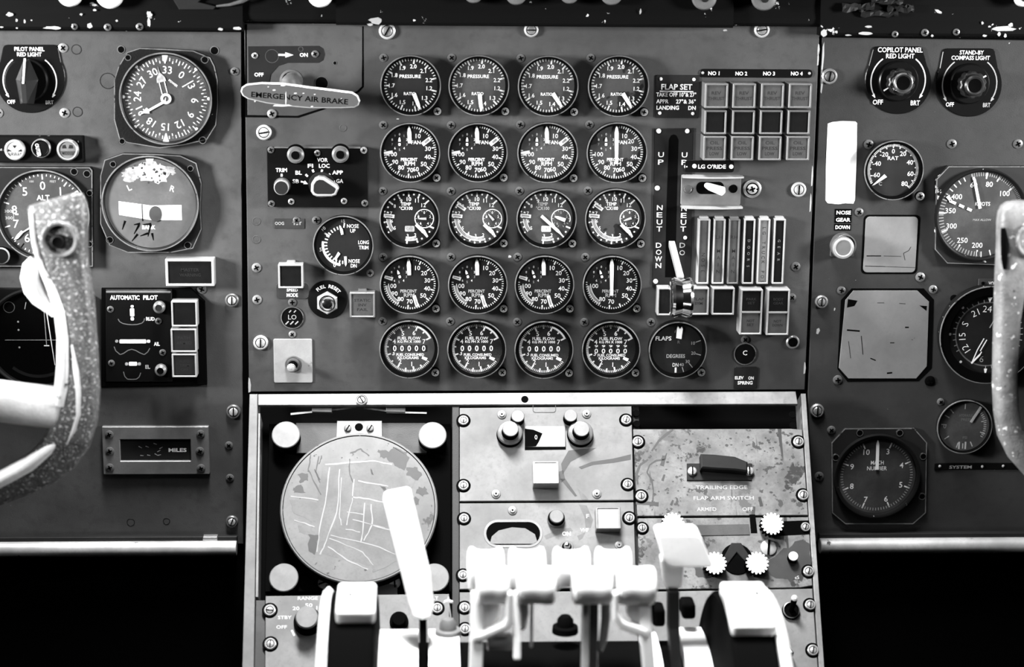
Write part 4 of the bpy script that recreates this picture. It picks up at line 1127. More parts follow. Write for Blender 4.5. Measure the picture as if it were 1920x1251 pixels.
m = MB(); m.prism(t.ls([(1552, 232), (1560, 229), (1580, 227), (1604, 228), (1607, 231), (1606, 300), (1603, 375), (1600, 382), (1585, 381), (1572, 383), (1552, 381), (1548, 376), (1549, 300)], .6), 0, .6, TAPE); t.part('strip', m)
def dial_rat(t, f, z):
    A = lambda v: -2 + v * 1.72
    f.ticks(z, A(-70), A(80), 75, 44, 48, 1.3, WHITE); f.ticks(z, A(-60), A(80), 14, 41, 48, 2, WHITE)
    f.arc(z + .02, A(20), A(64), 43, 48, HALF); f.arc(z + .02, A(-68), A(-40), 43, 48, HALF); f.arc(z + .02, A(0), A(8), 46.5, 48.5, WHITE)
    for v in (-60, -40, -20, 0, 20, 40, 60, 80):
        x, y = polar(36 if v != 0 else 35, A(v) + (0 if v > 0 else 0)); f.text(str(v) if v >= 0 else '-%d' % -v, x + (3 if v < 0 else -2 if v > 0 else 0), y, 8.4, z, WHITE)
    f.text('RAT', -1, 22, 7, z, WHITE, w=20); f.text('°C', -24, -26, 6.5, z, DIM)
    pointer(t, z, [(-16, -8), (-11, -13), (-34, -28), (-38, -29), (-35, -26)])
gauge(1676.5, 320, 56, 'small RAT temperature gauge between the tape strip and the airspeed gauge', dial_rat, depth=18, rec=9, lip=6, screws=False, name='air_temperature_gauge')
on(RP, 'mounting_screw', 1722, 366, cross_screw_mb(8, 8, 20, STEELD, 3, raised=4))
for i, (s_, y0, y1) in enumerate((('NOSE', 392, 405.5), ('GEAR', 406, 418.5), ('DOWN', 420, 432.5))):
    plate('embossed_label', 'black embossed tape label reading %s' % s_, 1565 - i * .5, y0, 1598 - i, y1, r=.8, h=1, M=BLACK, base=-2, group='nose gear down labels', texts=[(s_, 1582 - i, (y0 + y1) / 2, 7, 27)])
t = Thing('push_button', 'round grey push button in a metal guard under the NOSE GEAR DOWN labels', 'button', MF, 1582, 466, 34, None, -2)
m = MB(); cx, cy = t.l(1579, 458, 2); m.ringp(circ(cx, cy, 22, 36), circ(cx, cy, 19.5, 36), 0, 24, STEELD, .5)
m.prism(rrect(cx - 22, cy - 24, cx + 22, cy - 2, 3), 0, 5, PANEL, 1); t.part('guard', m)
m = MB(); m.lathe([(20, 5), (21.5, 28), (20, 33), (16, 34.5), (14, 33.2), (0, 33.5)], CAPG, 0, 0, 36, mats=[STEELD, CAPG, CAPM, CAPM, CAPG]); t.part('button', m)
t = Thing('blanking_plate', 'square pale blanking plate with rounded corners and a scribbled hook mark', 'cover plate', MF, 1670, 460, .5, None, -2)
m = MB(); m.prism(rrect(*t.box(1614, 403, 1726, 514, .5), 9, 5), 0, .5, BLACK); m.prism(rrect(*t.box(1618, 406.5, 1722, 511, 1.5), 8, 5), 0, 1.6, BLANK, .5)
for a, b, w in (((1625, 480), (1652, 480), 1.8), ((1657, 480), (1690, 481), .8), ((1622, 499), (1660, 500), 1.2), ((1660, 500), (1716, 502), .8), ((1697, 488), (1694, 475), 1), ((1694, 475), (1704, 470), 1), ((1704, 470), (1708, 463), 1)):
    m.bar(t.l(*a, 1.7), t.l(*b, 1.7), w, w, 1.7, BLACK)
t.part('sheet', m)
t = Thing('blanking_plate', 'large eight sided pale blanking plate with dark corner marks', 'cover plate', MF, 1662, 627, .5, None, -2)
oc = [(1597, 541), (1732, 541), (1751, 562), (1747, 690), (1722, 715), (1589, 716), (1570, 692), (1577, 563)]
m = MB(); m.prism(t.ls(oc, .5), 0, .6, BLACK); m.prism(t.ls([(1600, 545), (1720, 545), (1742, 566), (1738, 687), (1718, 710), (1591, 710), (1573, 690), (1585, 563)], 1.5), 0, 1.6, BLANK, .5)
for q in ([(1590, 561), (1608, 564), (1602, 574), (1588, 577)], [(1724, 573), (1738, 574), (1737, 583)]): m.flat(t.ls(q, 1.7), 1.75, BLACK)
for a, b, w in (((1588, 619), (1612, 621), 3), ((1615, 630), (1618, 665), 1.4), ((1591, 640), (1595, 672), 1), ((1632, 672), (1642, 676), 2), ((1663, 700), (1673, 699), 3), ((1697, 614), (1704, 614), 2.5), ((1645, 568), (1658, 568), 1), ((1686, 569), (1698, 570), 1), ((1669, 643), (1677, 643), 1.6)):
    m.bar(t.l(*a, 1.7), t.l(*b, 1.7), w, w, 1.7, BLACK)
t.part('sheet', m)
def dial_ias(t, f, z):
    for a0, a1, n, r0, w in ((-16, 48, 20, 72, 1.4), (50, 75, 10, 74, 1.4), (177, 300, 28, 70, 1.8)): f.ticks(z, a0, a1, n, r0, 79, w, DIM)
    for a in (-16, 5, 23, 48, 182, 212, 245, 272): f.bar(polar(67, a), polar(79, a), 2.6, 2.6, z, WHITE)
    f.ticks(z, -60, -28, 4, 70, 78, 2, WHITE); f.ticks(z, 150, 176, 2, 70, 80, 2, WHITE)
    for s_, a, M in (('60', -17, WHITE), ('80', 12, WHITE), ('100', 47, WHITE), ('200', 183, WHITE), ('250', 213, WHITE), ('300', 248, WHITE), ('350', 277, WHITE), ('400', 305, WHITE)):
        x, y = polar(58, a); f.text(s_, x, y, 9.5, z, M)
    f.text('KNOTS', 2, 20, 7, z, WHITE, w=28); f.text('MAX ALLOW', 3, -10, 4, z, DIM)
    m = MB(); m.prism(bullet(-14.5, 12, 73, 4.6, 6, 5.5), z + 2, z + 3, WHITE); t.part('pointer', m)
    m = MB()
    for r0, r1 in ((20, 29), (36, 46), (53, 66)): m.bar(polar(r0, -67), polar(r1, -67), 5, 5, z + 1, WHITE, .8)
    m.bar(polar(64, -66), polar(74, -62), 5, 7, z + 1, WHITE, .8)
    t.part('limit_pointer', m)
face_poly_case(1842, 404, 'large airspeed gauge marked KNOTS in a chipped black case at the right', [(1779, 312), (1925, 312), (1945, 330), (1945, 500), (1776, 494), (1753, 468), (1756, 336)], 86, dial_ias, depth=24, rec=8, face=DIALG, lip=5, name='airspeed_gauge',
               rim=BEZEL, edge=RIM, M=mat('heavily_chipped_case', 0.01, 0.4, chips=[(45, 0.6, 0.75, 6)]))
def dial_vor(t, f, z):
    f.ticks(z, -30 - 90, 180, 30, 60, 66, 1.6, DIM); f.arc(z - .03, -180, 180, 59, 61.5, GUARD)
    for s_, a in (('24', -5), ('21', -33), ('S', -66), ('15', -95), ('12', -125), ('9', -170), ('27', 25)):
        x, y = polar(48, a); f.text(s_, x, y, 12, z, WHITE if s_ != '9' else DIM, rot=-a - (8 if s_ in ('24', '21') else 0), bold=-.01)
    for a in (-45, -90, -138): x, y = polar(71, a); f.flat(circ(x, y, 2.6, 10), z, WHITE)
    f.flat([(-5, 70), (4, 70), (-.5, 60)], z + .1, WHITE); f.flat([(-3, -66), (3, -66), (1.5, -76), (-1, -76)], z + .1, WHITE)
    m = MB()
    c = lambda r, o: (r * sin(radians(207)) + o * cos(radians(207)), r * cos(radians(207)) - o * sin(radians(207)))
    for o in (-3, 3): m.bar(c(10, o), c(34, o), 2, 2, z + 2, WHITE)
    m.bar(c(34, 3), c(58, 0), 2, 2, z + 2, WHITE); m.bar(c(34, -6), c(40, -6), 2, 2, z + 2, WHITE); m.bar(c(40, -6), c(62, 0), 3.4, 3.4, z + 2, WHITE)
    for o in (-4, 4): m.bar(c(-12, o), c(-40, o), 1.8, 1.8, z + 2, DIM)
    t.part('double_pointer', m)
gauge(1855, 629, 93, 'round VOR bearing indicator lettered S 21 24, partly hidden by the right control wheel', dial_vor, depth=24, rec=10, face=DIAL, lip=18, screws=False, name='bearing_indicator')
plate('vor_label', 'thin grey label strip lettered VOR over the bearing indicator', 1834, 523, 1905, 537, r=1.5, M=PANEL, base=-2, texts=[('VOR', 1860.5, 531.5, 7, 14), ('ADF', 1895, 531.5, 7, 14)], dots=[(1843, 531, 3)], dotM=BLACK)
def dial_press(t, f, z):
    f.ticks(z, 40, 120, 14, 37, 42, 1.4, DIM)
    for a in (0, 75, 110, 155, 180, 196, 235, 275, 300, 320): f.bar(polar(33, a), polar(43, a), 1.8, 1.8, z, DIM)
    for x in (-7, 5): f.bar((x, -30), (x, -44), 3, 3, z, DIM)
    f.text('HYDRAULIC', 3, 21, 5, z, FAINT, w=26); f.text('PRESS', 3, 13, 5, z, FAINT, w=18); f.text('0', -36, 0, 8, z, DIM); f.text('PSI', 3, -22, 5, z, FAINT)
    pointer(t, z, [(10, 9), (14, 7), (32, 38), (28, 40)], CAPM)
gauge(1809, 801, 52, 'small dim hydraulic pressure gauge above the black SYSTEM strip', dial_press, depth=14, rec=6, face=DIALG, lip=4, screws=False, name='pressure_gauge')
plate('system_strip', 'thin black strip lettered SYSTEM under the small pressure gauge', 1752, 868, 1960, 881, r=1.5, M=PLASTIC, base=-2, texts=[('SYSTEM', 1801, 876, 6, 42, DIM)], dots=[(1762, 874.5, 2.6), (1842, 875, 2.6), (1881, 874, 2.6)], dotM=CAPM)
def dial_mach(t, f, z):
    A = lambda v: 22 + (v - 3) * 44.7
    f.ticks(z, A(3), A(10), 70, 63, 68, 1.3, DIM); f.ticks(z, A(3), A(10), 7, 57, 68, 2.4, WHITE)
    for v in range(3, 11): x, y = polar(50, A(v)); f.text(str(v), x, y, 10.5, z, WHITE)
    f.text('MACH', 0, 25, 7.5, z, WHITE, w=24); f.text('NUMBER', 0, 14, 7.5, z, WHITE, w=37)
    m = MB(); m.prism(bullet(-1.5, 12, 69, 5.6, 9, 6), z + 2, z + 3, WHITE); t.part('pointer', m)
face_poly_case(1646, 895, 'mach number gauge with white needle straight up in an eight sided flange', [(1584, 804), (1714, 803), (1738, 830), (1736, 962), (1712, 983), (1585, 983), (1560, 962), (1559, 831)], 80, dial_mach, depth=16, rec=9, face=DIALG, lip=6, name='mach_gauge',
               holes=((1612, 812, 6.5), (1687, 812, 6.5), (1731, 856, 6.5), (1729, 931, 6.5), (1567, 858, 6.5)), M=PLATE, edge=RIM, rim=BEZEL)

# ---- lower edge tubes and added hood
def rail(x0, x1, y, ylab, r=14.5):
    t = Thing('lower_rail', ylab, 'rail', MF, (x0 + x1) / 2, y, 30)
    m = MB(); a = t.l(x0, y, 30)[0]; b = t.l(x1, y, 30)[0]; n = 32
    m.spool([(a, r - 1), (a + 1.5, r), (b - 1.5, r), (b, r - 1)], 0, TUBE, 0, 20, n)
    t.part('tube', m)
    m = MB(); m.prism([(a, 3), (b, 3), (b, 20), (a, 20)], -2, 10, PLATE, 1); t.part('bracket', m)
rail(-60, 443, 1033, 'rubbed aluminium tube along the bottom of the left panel')
rail(1539, 1985, 1026, 'rubbed aluminium tube along the bottom of the right panel')
t = Thing('bracket_tab', 'small grey metal tab on top of the left tube', 'bracket', MF, 394, 1010, 4, None, -2)
m = MB(); m.prism([(-16, -14), (16, -14), (14, 6), (-12, 6)], 0, 14, GUARD, 1); t.part('tab', m)

def structure(name, mb):
    o = mb.build(name); o['kind'] = 'structure'; return o
def wbox(m, x0, y0, z0, x1, y1, z1, M):
    vs = [(x, y, z) for z in (z0, z1) for y in (y0, y1) for x in (x0, x1)]
    return m.add(vs, [(0, 2, 3, 1), (4, 5, 7, 6), (0, 1, 5, 4), (1, 3, 7, 5), (3, 2, 6, 7), (2, 0, 4, 6)], M)
zb = MF.pt(960, 1030).z
m = MB(); wbox(m, -.62, .004, .35, .62, .02, 1.46, BLACK); structure('wall_front', m)
m = MB(); wbox(m, -.62, .02, .35, .62, .6, zb - .03, BLACK)
m = MB(); wbox(m, -.9, -.9, .0, .9, .6, .02, BLACK); structure('floor', m)
m = MB(); wbox(m, -.66, -1.0, .0, -.62, .02, 1.20, BLACK); structure('wall_left_blocker', m)  # unseen wall added to keep window light off the lower panels
m = MB(); wbox(m, .62, -1.0, .0, .66, .02, 1.235, BLACK); structure('wall_right_blocker', m)  # unseen right-hand blocker, added for shade low on the panels
# glareshield: padded lip standing out above the panels
def lip(x0, x1, yb, depth, label, name='glareshield_lip'):
    t = Thing(name, label, 'glareshield', MF, (x0 + x1) / 2, yb, depth)
    a, b = t.l(x0, yb, depth), t.l(x1, yb, depth)
    prof = [(-4, -2), (0, -2), (0, depth - 6), (2, depth - 2), (6, depth), (16, depth), (30, depth - 3), (55, depth - 6), (75, depth - 10), (75, -2)]
    vs = []; N = len(prof)
    for x in (a[0], b[0]):
        for (y, z) in prof: vs.append((x, y + (a[1] + b[1]) / 2, z))
    fs = [(i, i + N, (i + 1) % N + N, (i + 1) % N) for i in range(N)] + [tuple(range(N)), tuple(range(2 * N - 1, N - 1, -1))]
    m = MB(); m.add(vs, fs, CHIPB); t.part('moulding', m); return t
gl1 = lip(-80, 455, 57, 36, 'chipped black glareshield moulding over the left panel')
gl2 = lip(455, 630, 42, 26, 'short black glareshield moulding over the air brake handle')
gl3 = lip(630, 1375, 50, 40, 'long black glareshield moulding over the engine gauges')
gl4 = lip(1375, 1538, 50, 26, 'short black glareshield moulding over the engine warning lights')
gl5 = lip(1538, 2000, 69, 34, 'chipped black glareshield moulding over the right panel')
for (x, y, r) in ((1678, 64, 6), (1734, 61, 7), (1793, 60, 6.5)): on(gl5, 'cross_screw', x, y, cross_screw_mb(r, 34, 20, STEELD, 3), 34)
for (x, y, r) in ((140, 50, 6), (202, 51, 7), (262, 50, 7)): on(gl1, 'cross_screw', x, y, cross_screw_mb(r, 36, 20, STEELD, 3), 36)
m = MB(); random.seed(9)
def blob(m, t, x, y, w, h, z, M):
    X, Y = t.l(x, y, z); n = 11
    m.flat([(X + w / 2 * random.uniform(.6, 1.15) * cos(2 * pi * i / n), Y + h / 2 * random.uniform(.6, 1.15) * sin(2 * pi * i / n)) for i in range(n)], z + .25, M)
for (x, y, w, h) in ((98, 52, 38, 7), (168, 48, 12, 12), (152, 27, 6, 5), (18, 27, 16, 8), (31, 38, 5, 7), (59, 38, 4, 3), (178, 19, 7, 5), (280, 27, 12, 14), (279, 42, 7, 20), (137, 46, 8, 3), (219, 39, 6, 4), (414, 55, 10, 6), (444, 53, 20, 7), (3, 51, 8, 3), (46, 40, 4, 8)):
    blob(m, gl1, x, y, w, h, 36, BRIGHT)
gl1.part('paint_wear', m)['kind'] = 'stuff'
m = MB()
for (x, y, w, h) in ((1882, 54, 44, 12), (1895, 47, 10, 8), (1873, 64, 6, 10), (1885, 67, 6, 8), (1846, 67, 10, 5), (1842, 43, 5, 6), (1855, 50, 6, 4), (1623, 63, 24, 8), (1545, 62, 14, 14), (1568, 60, 6, 6), (1629, 50, 16, 4), (1748, 67, 6, 5), (1590, 66, 14, 3)):
    blob(m, gl5, x, y, w, h, 34, BRIGHT)
gl5.part('paint_wear', m)['kind'] = 'stuff'
m = MB()
for (x, y, w, h) in ((704, 39, 26, 14), (694, 46, 12, 6), (1201, 22, 4, 12), (1360, 57, 10, 4)):
    blob(m, gl3, x, y, w, h, 40, CAPM)
gl3.part('paint_wear', m)['kind'] = 'stuff'
zh = vframe(-.13).pt(200, 0).z + .012
m = MB(); wbox(m, -.62, -.05, zh, .62, .3, zh + .02, BLACK); o = m.build('glareshield'); o['label'] = 'unseen black glareshield hood over all the instrument panels'; o['category'] = 'glareshield'  # unseen slab added above the frame, depth set by its shade
# lamp domes hanging below the added hood
for i, (x, y, w, M, where) in enumerate(((130, 9, 48, BULB, 'above the left panel, nearer the corner'), (205, 12, 52, BULB, 'over the big compass gauge'), (600, 10, 48, BULB, 'above the air brake handle'),
        (888, 3, 36, CAPG, 'above the second gauge column'), (968, 6, 40, CAPG, 'between the second and third gauge columns'), (1068, 4, 36, CAPG, 'above the third gauge column'), (1147, 6, 42, CAPG, 'above the fourth gauge column'),
        (1321, 15, 46, CAPG, 'over the left warning light column'), (1433, 16, 46, CAPG, 'over the third warning light column'), (1918, 10, 30, BULB, 'in the upper right corner'))):
    t = Thing('dome_knob', 'pale round knob at the top picture edge, ' + where, 'knob', MF, x, y - w * .42, 50, None, 34)
    r = w * .5
    m = MB(); m.lathe([(r * .7, 0), (r * .8, 6), (r, 10), (r, 18), (r * .9, 22), (r * .5, 25), (0, 26)], M, n=32); t.part('cap', m)
    m = MB(); m.lathe([(r * .35, 26), (r * .3, 27.5), (0, 28)], PLATE, n=16); t.part('cap_centre', m)
t = Thing('glareshield_bracket', 'grey angular bracket on the glareshield between the two left moulding ends', 'bracket', MF, 370, 10, 38, None, 30)
m = MB(); m.prism(t.ls([(310, -25), (336, 18), (400, 18), (405, 12), (372, 4), (400, -25)], 8), 0, 8, PLATE, 1); t.part('bracket', m)
t = Thing('bent_strap', 'thin bent metal strap beside the grey glareshield bracket', 'bracket', MF, 430, 6, 38, None, 30)
m = MB(); m.tube([(-25, -6, 6), (0, -3, 8), (25, 4, 8), (42, 12, 6)], [2, 3, 4, 3], STEELD, 8); t.part('strap', m)
for (x, y, w, h) in ((1610, 14, 60, 14), (1650, 26, 70, 10), (1690, 16, 50, 12), (1665, 2, 60, 10)):
    t = Thing('crumpled_foil', 'crumpled shiny strip on the right glareshield, %s' % {14: 'leftmost piece', 26: 'lowest piece', 16: 'rightmost piece', 2: 'topmost piece'}[y], 'scrap', MF, x, y, 40, None, 30)
    m = MB(); random.seed(x)
    vs = []; n = 9
    for i in range(n):
        for j in range(3): vs.append((-w / 2 + w * i / (n - 1), -h / 2 + h * j / 2 + random.uniform(-3, 3), 3 + random.uniform(0, 9)))
    for i in range(n):
        for j in range(3): vs.append((-w / 2 + w * i / (n - 1), -h / 2 + h * j / 2, 0))
    fs = [(i * 3 + j, (i + 1) * 3 + j, (i + 1) * 3 + j + 1, i * 3 + j + 1) for i in range(n - 1) for j in range(2)]
    o = n * 3
    fs += [(o + i * 3, o + (i + 1) * 3, (i + 1) * 3, i * 3) for i in range(n - 1)] + [(i * 3 + 2, (i + 1) * 3 + 2, o + (i + 1) * 3 + 2, o + i * 3 + 2) for i in range(n - 1)]
    m.add(vs, fs, PLATE); t.part('strip', m)
# ================================================================== centre pedestal
def pthing(name, label, cat, x, y, w=0, group=None, base=0): return Thing(name, label, cat, PF, x, y, w, group, base)
t = pthing('pedestal', 'sloping centre pedestal frame of worn grey metal rails holding the radio panels', 'pedestal', 1000, 900, 0)
def pprism(t, name, pts, z0, z1, M, ch=.8, label=None):
    m = MB(); m.prism(t.ls(pts, z1), z0, z1, M, ch); return t.part(name, m, label=label)
pprism(t, 'side_rail', [(468, 739), (483, 739), (475, 1300), (453, 1300)], -60, 0, PEDM)
pprism(t, 'side_rail', [(1502, 738), (1511, 738), (1549, 1300), (1539, 1300)], -60, 0, PEDR)
m = MB(); m.prism(t.ls([(484, 739), (1492, 734), (1496, 758), (484, 760)], 2), -8, 2, PEDR, 1)
t.part('top_rail', m)
on(t, 'slotted_fastener', 678, 751, slot_screw_mb(11, 2, -60, STEEL, h=4, mc=STEELD), 2)
m = MB(); m.lathe([(7, 2), (6.6, 2.6), (0, 2.6)], BLACK, n=24); on(t, 'open_hole', 984, 749, m, 2)
pprism(t, 'well_back', [(470, 739), (1508, 739), (1535, 1300), (460, 1300)], -64, -60, BLACK, 0)
pprism(t, 'inner_rail', [(848, 762), (861, 762), (861, 1300), (848, 1300)], -60, -3, PANELD)
pprism(t, 'inner_rail', [(1187, 762), (1198, 762), (1206, 1300), (1194, 1300)], -60, -9, PLATE)
pprism(t, 'inner_rail', [(484, 775), (488, 775), (484, 1120), (479, 1120)], -60, -4, GUARD)
for (x, y, a) in ((1193, 775, 0), (1194, 795, 0), (1486, 778, 0), (1487, 798, 0)):
    m = MB(); m.lathe([(7, -5), (6.4, -3.8), (0, -3.8)], BLACK, n=18); on(t, 'open_hole', x, y, m, -5)
m = MB()
for q in (((545, 777), (630, 768)), ((630, 768), (668, 764)), ((682, 765), (725, 771)), ((725, 773), (800, 775))):
    m.bar(t.l(*q[0], -20), t.l(*q[1], -20), 4, 3, -20, STEEL, 1.5)
t.part('spring_clip', m)
for x0, x1 in ((585, 622), (724, 760)):
    pprism(t, 'clip_tab', [(x0, 762), (x1, 762), (x1, 773), (x0, 772)], -24, -14, GUARD)
t = pthing('floor_cover', 'narrow dull grey metal strip at the foot of the left pedestal rail', 'trim', 486, 1190, -6)
pprism(t, 'strip', [(480, 1126), (497, 1126), (497, 1300), (476, 1300)], -14, -6, PANEL)

# ---- radar scope
t = pthing('radar_scope', 'large round radar scope with dull smeared face in a black square well', 'radar scope', 673, 951, 8)
pprism(t, 'faceplate', [(505, 795), (845, 795), (846, 1110), (497, 1110)], -52, -40, BLACK)
pprism(t, 'top_bracket', [(555, 793), (798, 793), (800, 850), (556, 850)], -40, -30, PANEL)
pprism(t, 'camera_mount', [(632, 789), (716, 789), (717, 830), (630, 830)], -30, -22, GUARD)
for x in (652, 694): on(t, 'slotted_screw', x, 804, slot_screw_mb(7, -22, 60, STEELD, False, h=4), -22)
m = MB(); m.lathe([(8, -22), (7.6, -21), (0, -21)], BLACK, n=20); on(t, 'open_hole', 673, 801, m, -22)
R = 146
m = MB(); m.lathe([(R + 3, -40), (R + 2, 3), (R, 6), (R - 2.5, 6), (R - 4, 4.5)], RIM, n=80, mats=[BLACK, RIM, CAPG, BEZEL]); t.part('bezel_ring', m)
m = MB(); m.lathe([(R - 3, 4.2), (R - 6, 4.6), (0, 4.6)], SCREEN, n=80)
LS = lambda *q: [t.l(x, y, 4.7) for x, y in q]
random.seed(31)
def wob(pts, n, amp, closed):
    out = []; N = len(pts)
    for i in range(N if closed else N - 1):
        a, b = pts[i], pts[(i + 1) % N]
        for j in range(n):
            q = j / n; out.append((a[0] + (b[0] - a[0]) * q + random.uniform(-amp, amp), a[1] + (b[1] - a[1]) * q + random.uniform(-amp, amp)))
    return out if closed else out + [pts[-1]]
def pl(pts, w, M, z=4.9):
    pts = wob(LS(*pts), 4, .9, False); ww = w * .8
    for a, b in zip(pts[:-1], pts[1:]):
        w2 = w * random.uniform(.45, 1.15); m.bar(a, b, ww, w2, z, M); ww = w2
def pg(pts, M, z=4.8): m.flat(wob(LS(*pts), 4, 1.7 if M is not SCREENK else 2.6, True), z, M)
pg([(607, 868), (650, 869), (700, 862), (735, 885), (730, 950), (745, 1030), (770, 1050), (700, 1062), (645, 1050), (605, 1040), (585, 1000), (596, 930), (600, 900)], SCREEND, 4.66)
for q in ([(608, 871), (634, 871), (626, 940), (606, 1030), (590, 1000), (598, 930)], [(636, 897), (655, 897), (650, 960), (640, 985), (633, 970)], [(667, 868), (697, 868), (700, 890), (672, 895)], [(664, 905), (728, 915), (722, 940), (662, 935)],
          [(695, 880), (712, 885), (730, 930), (700, 900)], [(665, 942), (682, 944), (680, 978), (656, 975)], [(700, 965), (720, 968), (728, 985), (698, 982)], [(700, 990), (735, 1000), (742, 1018), (692, 1008)],
          [(690, 1012), (745, 1022), (748, 1040), (680, 1026)], [(544, 938), (596, 942), (588, 980), (550, 962)], [(560, 985), (582, 985), (580, 1003), (560, 998)]): pg(q, SCREEND, 4.75)
pg([(580, 1000), (598, 1006), (592, 1040), (577, 1036)], SCREENK, 4.8); pg([(697, 1062), (745, 1042), (748, 1050), (700, 1075)], SCREEND, 4.85)
for q in ([(708, 842), (730, 846), (739, 838), (757, 848), (770, 860), (757, 880), (742, 876), (728, 860), (712, 858)], [(764, 878), (782, 876), (792, 892), (780, 902), (764, 890)], [(783, 912), (796, 914), (802, 926), (792, 932), (782, 924)], [(771, 930), (788, 936), (784, 948), (772, 944)],
          [(560, 890), (574, 887), (577, 900), (563, 906)], [(551, 913), (568, 910), (572, 924), (552, 926)]): pg(q, SCREENK, 4.85)
pg([(716, 860), (745, 872), (780, 900), (770, 925), (738, 928), (730, 900)], SCREEND, 4.8)
for q, w in (([(609, 872), (700, 864), (735, 871)], 3), ([(618, 876), (612, 930), (600, 990), (594, 1035)], 2.5), ([(637, 880), (632, 960), (612, 1015), (600, 1040)], 2.5), ([(641, 896), (636, 965), (640, 985)], 2), ([(664, 898), (660, 940), (650, 985)], 2.5),
             ([(660, 932), (690, 936), (722, 942)], 3), ([(683, 943), (680, 1000), (676, 1018)], 2.5), ([(696, 946), (698, 985), (682, 1014)], 2.5), ([(672, 902), (728, 912)], 3), ([(662, 975), (722, 990)], 2), ([(650, 960), (682, 965)], 2),
             ([(546, 930), (597, 938)], 3), ([(552, 975), (590, 988)], 2.5), ([(697, 984), (745, 998)], 2.5), ([(620, 1004), (700, 1022), (748, 1042)], 2), ([(648, 992), (675, 998)], 2), ([(618, 1010), (680, 1035), (700, 1060)], 2), ([(615, 1025), (650, 1050), (690, 1068)], 2.5)):
    pl(q, w, SCREENL)
for q in ([(583, 855), (578, 880), (590, 905), (602, 928)], [(597, 856), (592, 885), (600, 905)], [(603, 855), (598, 870)], [(655, 860), (656, 890), (662, 905)], [(656, 850), (676, 842), (692, 855)], [(590, 880), (600, 900)]): pl(q, 2.4, SCREENK, 4.95)
t.part('screen', m, label='dull grey face smeared with scratches')
g = MB()
for (x, y) in ((536, 815), (811, 816), (532, 1083), (815, 1083)):
    m = MB(); m.lathe([(27, -40), (27, -6), (25.5, -4.5), (0, -4.5)], KNOBW, n=40, mats=[BLACK, KNOBW, KNOBW]); o = on(t, 'corner_knob', x, y, m, -4.5)
for (x, y, a) in ((607, 1093, 20), (740, 1092, 95)): on(t, 'slotted_screw', x, y, slot_screw_mb(11, -36, a, CAPM, False, h=5), -32)
pprism(t, 'lower_bracket', [(610, 1095), (745, 1095), (745, 1118), (610, 1118)], -40, -30, PANEL)

# ---- radar control panel
def ppanel(name, label, pts, M, z=0, cat='control panel', holes=(), base=-3):
    cx = sum(p[0] for p in pts) / len(pts); cy = sum(p[1] for p in pts) / len(pts)
    t = pthing(name, label, cat, cx, cy, z, None)
    pprism(t, 'faceplate', pts, z - 6, z, M, .8)
    for (x, y, r, a) in holes:
        m = MB(); m.lathe([(r + 4, z), (r + 3.6, z + .3), (0, z + .3)], BLACK, n=28)
        slot_screw_mb(r, z + .3, a, STEEL, h=4, mc=STEEL, mb=m); on(t, 'slotted_fastener', x, y, m, z)
    return t
t = ppanel('radar_control_panel', 'grey radar control panel lettered RANGE with a pale knob, lower left of the pedestal', [(498, 1118), (842, 1114), (843, 1290), (497, 1290)], PEDM, 0, holes=((506, 1145, 11, -5), (507, 1208, 11, 85), (820, 1141, 10, 88)))
m = MB()
for s_, x, y, h, w in (('RANGE', 577, 1122, 6.5, 38), ('50', 579, 1135, 7, 14), ('20', 555, 1141, 7, 13), ('150', 603, 1140, 7, 20), ('STBY', 534, 1158, 6.5, 26), ('OFF', 528, 1176, 6.5, 20), ('ANT TILT', 800, 1122, 6.5, 44)):
    X, Y = t.l(x, y, 0); m.text(s_, X, Y, h, .15, LENSW, w=w, bold=.02)
m.bar(t.l(547, 1182, 0), t.l(552, 1192, 0), 3, 3, .15, WHITE); t.part('lettering', m)
m = MB(); m.lathe([(27, 0), (26, 8), (18.5, 10), (18, 30), (21, 31), (21, 38), (19.5, 40), (0, 40)], KNOBW, n=36, mats=[BLACK, BLACK, BLACK, BLACK, CAPG, KNOBW, KNOBW]); on(t, 'range_knob', 575, 1157, m, 40)
m = MB(); m.lathe([(18, 0), (17, 14), (13, 15), (13, 26), (12, 28), (0, 28)], BLACK, n=28); on(t, 'tilt_knob', 748, 1162, m, 20)

# ---- transponder style panel with two dual knobs (upper middle)
t = ppanel('radio_control_panel', 'grey panel with two double knobs around a small window, under the top rail', [(862, 765), (1184, 762), (1188, 938), (862, 940)], PEDM, 0,
           holes=((869, 789, 9.5, 88), (869, 911, 9.5, 88), (1174, 788, 9.5, 75), (1177, 909, 9.5, 85)))
pprism(t, 'window_recess', [(984, 800), (1060, 800), (1061, 843), (984, 844)], 0, .6, BLACK, .1)
pprism(t, 'window', [(984, 799), (1060, 799), (1060, 838), (984, 838)], 0, 1.6, GUARD, .4)
m = MB(); m.prism(t.ls([(984, 804), (1000, 806), (1017, 813), (1010, 829), (1005, 837), (984, 838)], 1.7), 1.6, 1.9, BLACK); X, Y = t.l(1005, 820, 2); m.text('0', X, Y, 9, 2, LENSW, w=5)
t.part('counter_window', m)
m = MB(); m.ringp(rrect(*t.box(999, 755, 1042, 774, .3), 5), rrect(*t.box(1000, 756, 1041, 773, .3), 4.5), 0, .5, PANELD); t.part('tag_outline', m)
def dual(x, y, hi):
    m = MB(); m.lathe([(25, 0), (24, 12), (22, 15), (16, 16), (15.5, 17)], PANEL, n=40, mats=[BLACK, GUARD, STEELD, BLACK])
    m.lathe([(15.5, 16), (15, 34), (14, 36), (0, 36)], KNOBW, n=30, mats=[BLACK, KNOBW, KNOBW]); on(t, 'double_knob', x, y, m, 30)
dual(957, 806, 0); dual(1090, 806, 0)
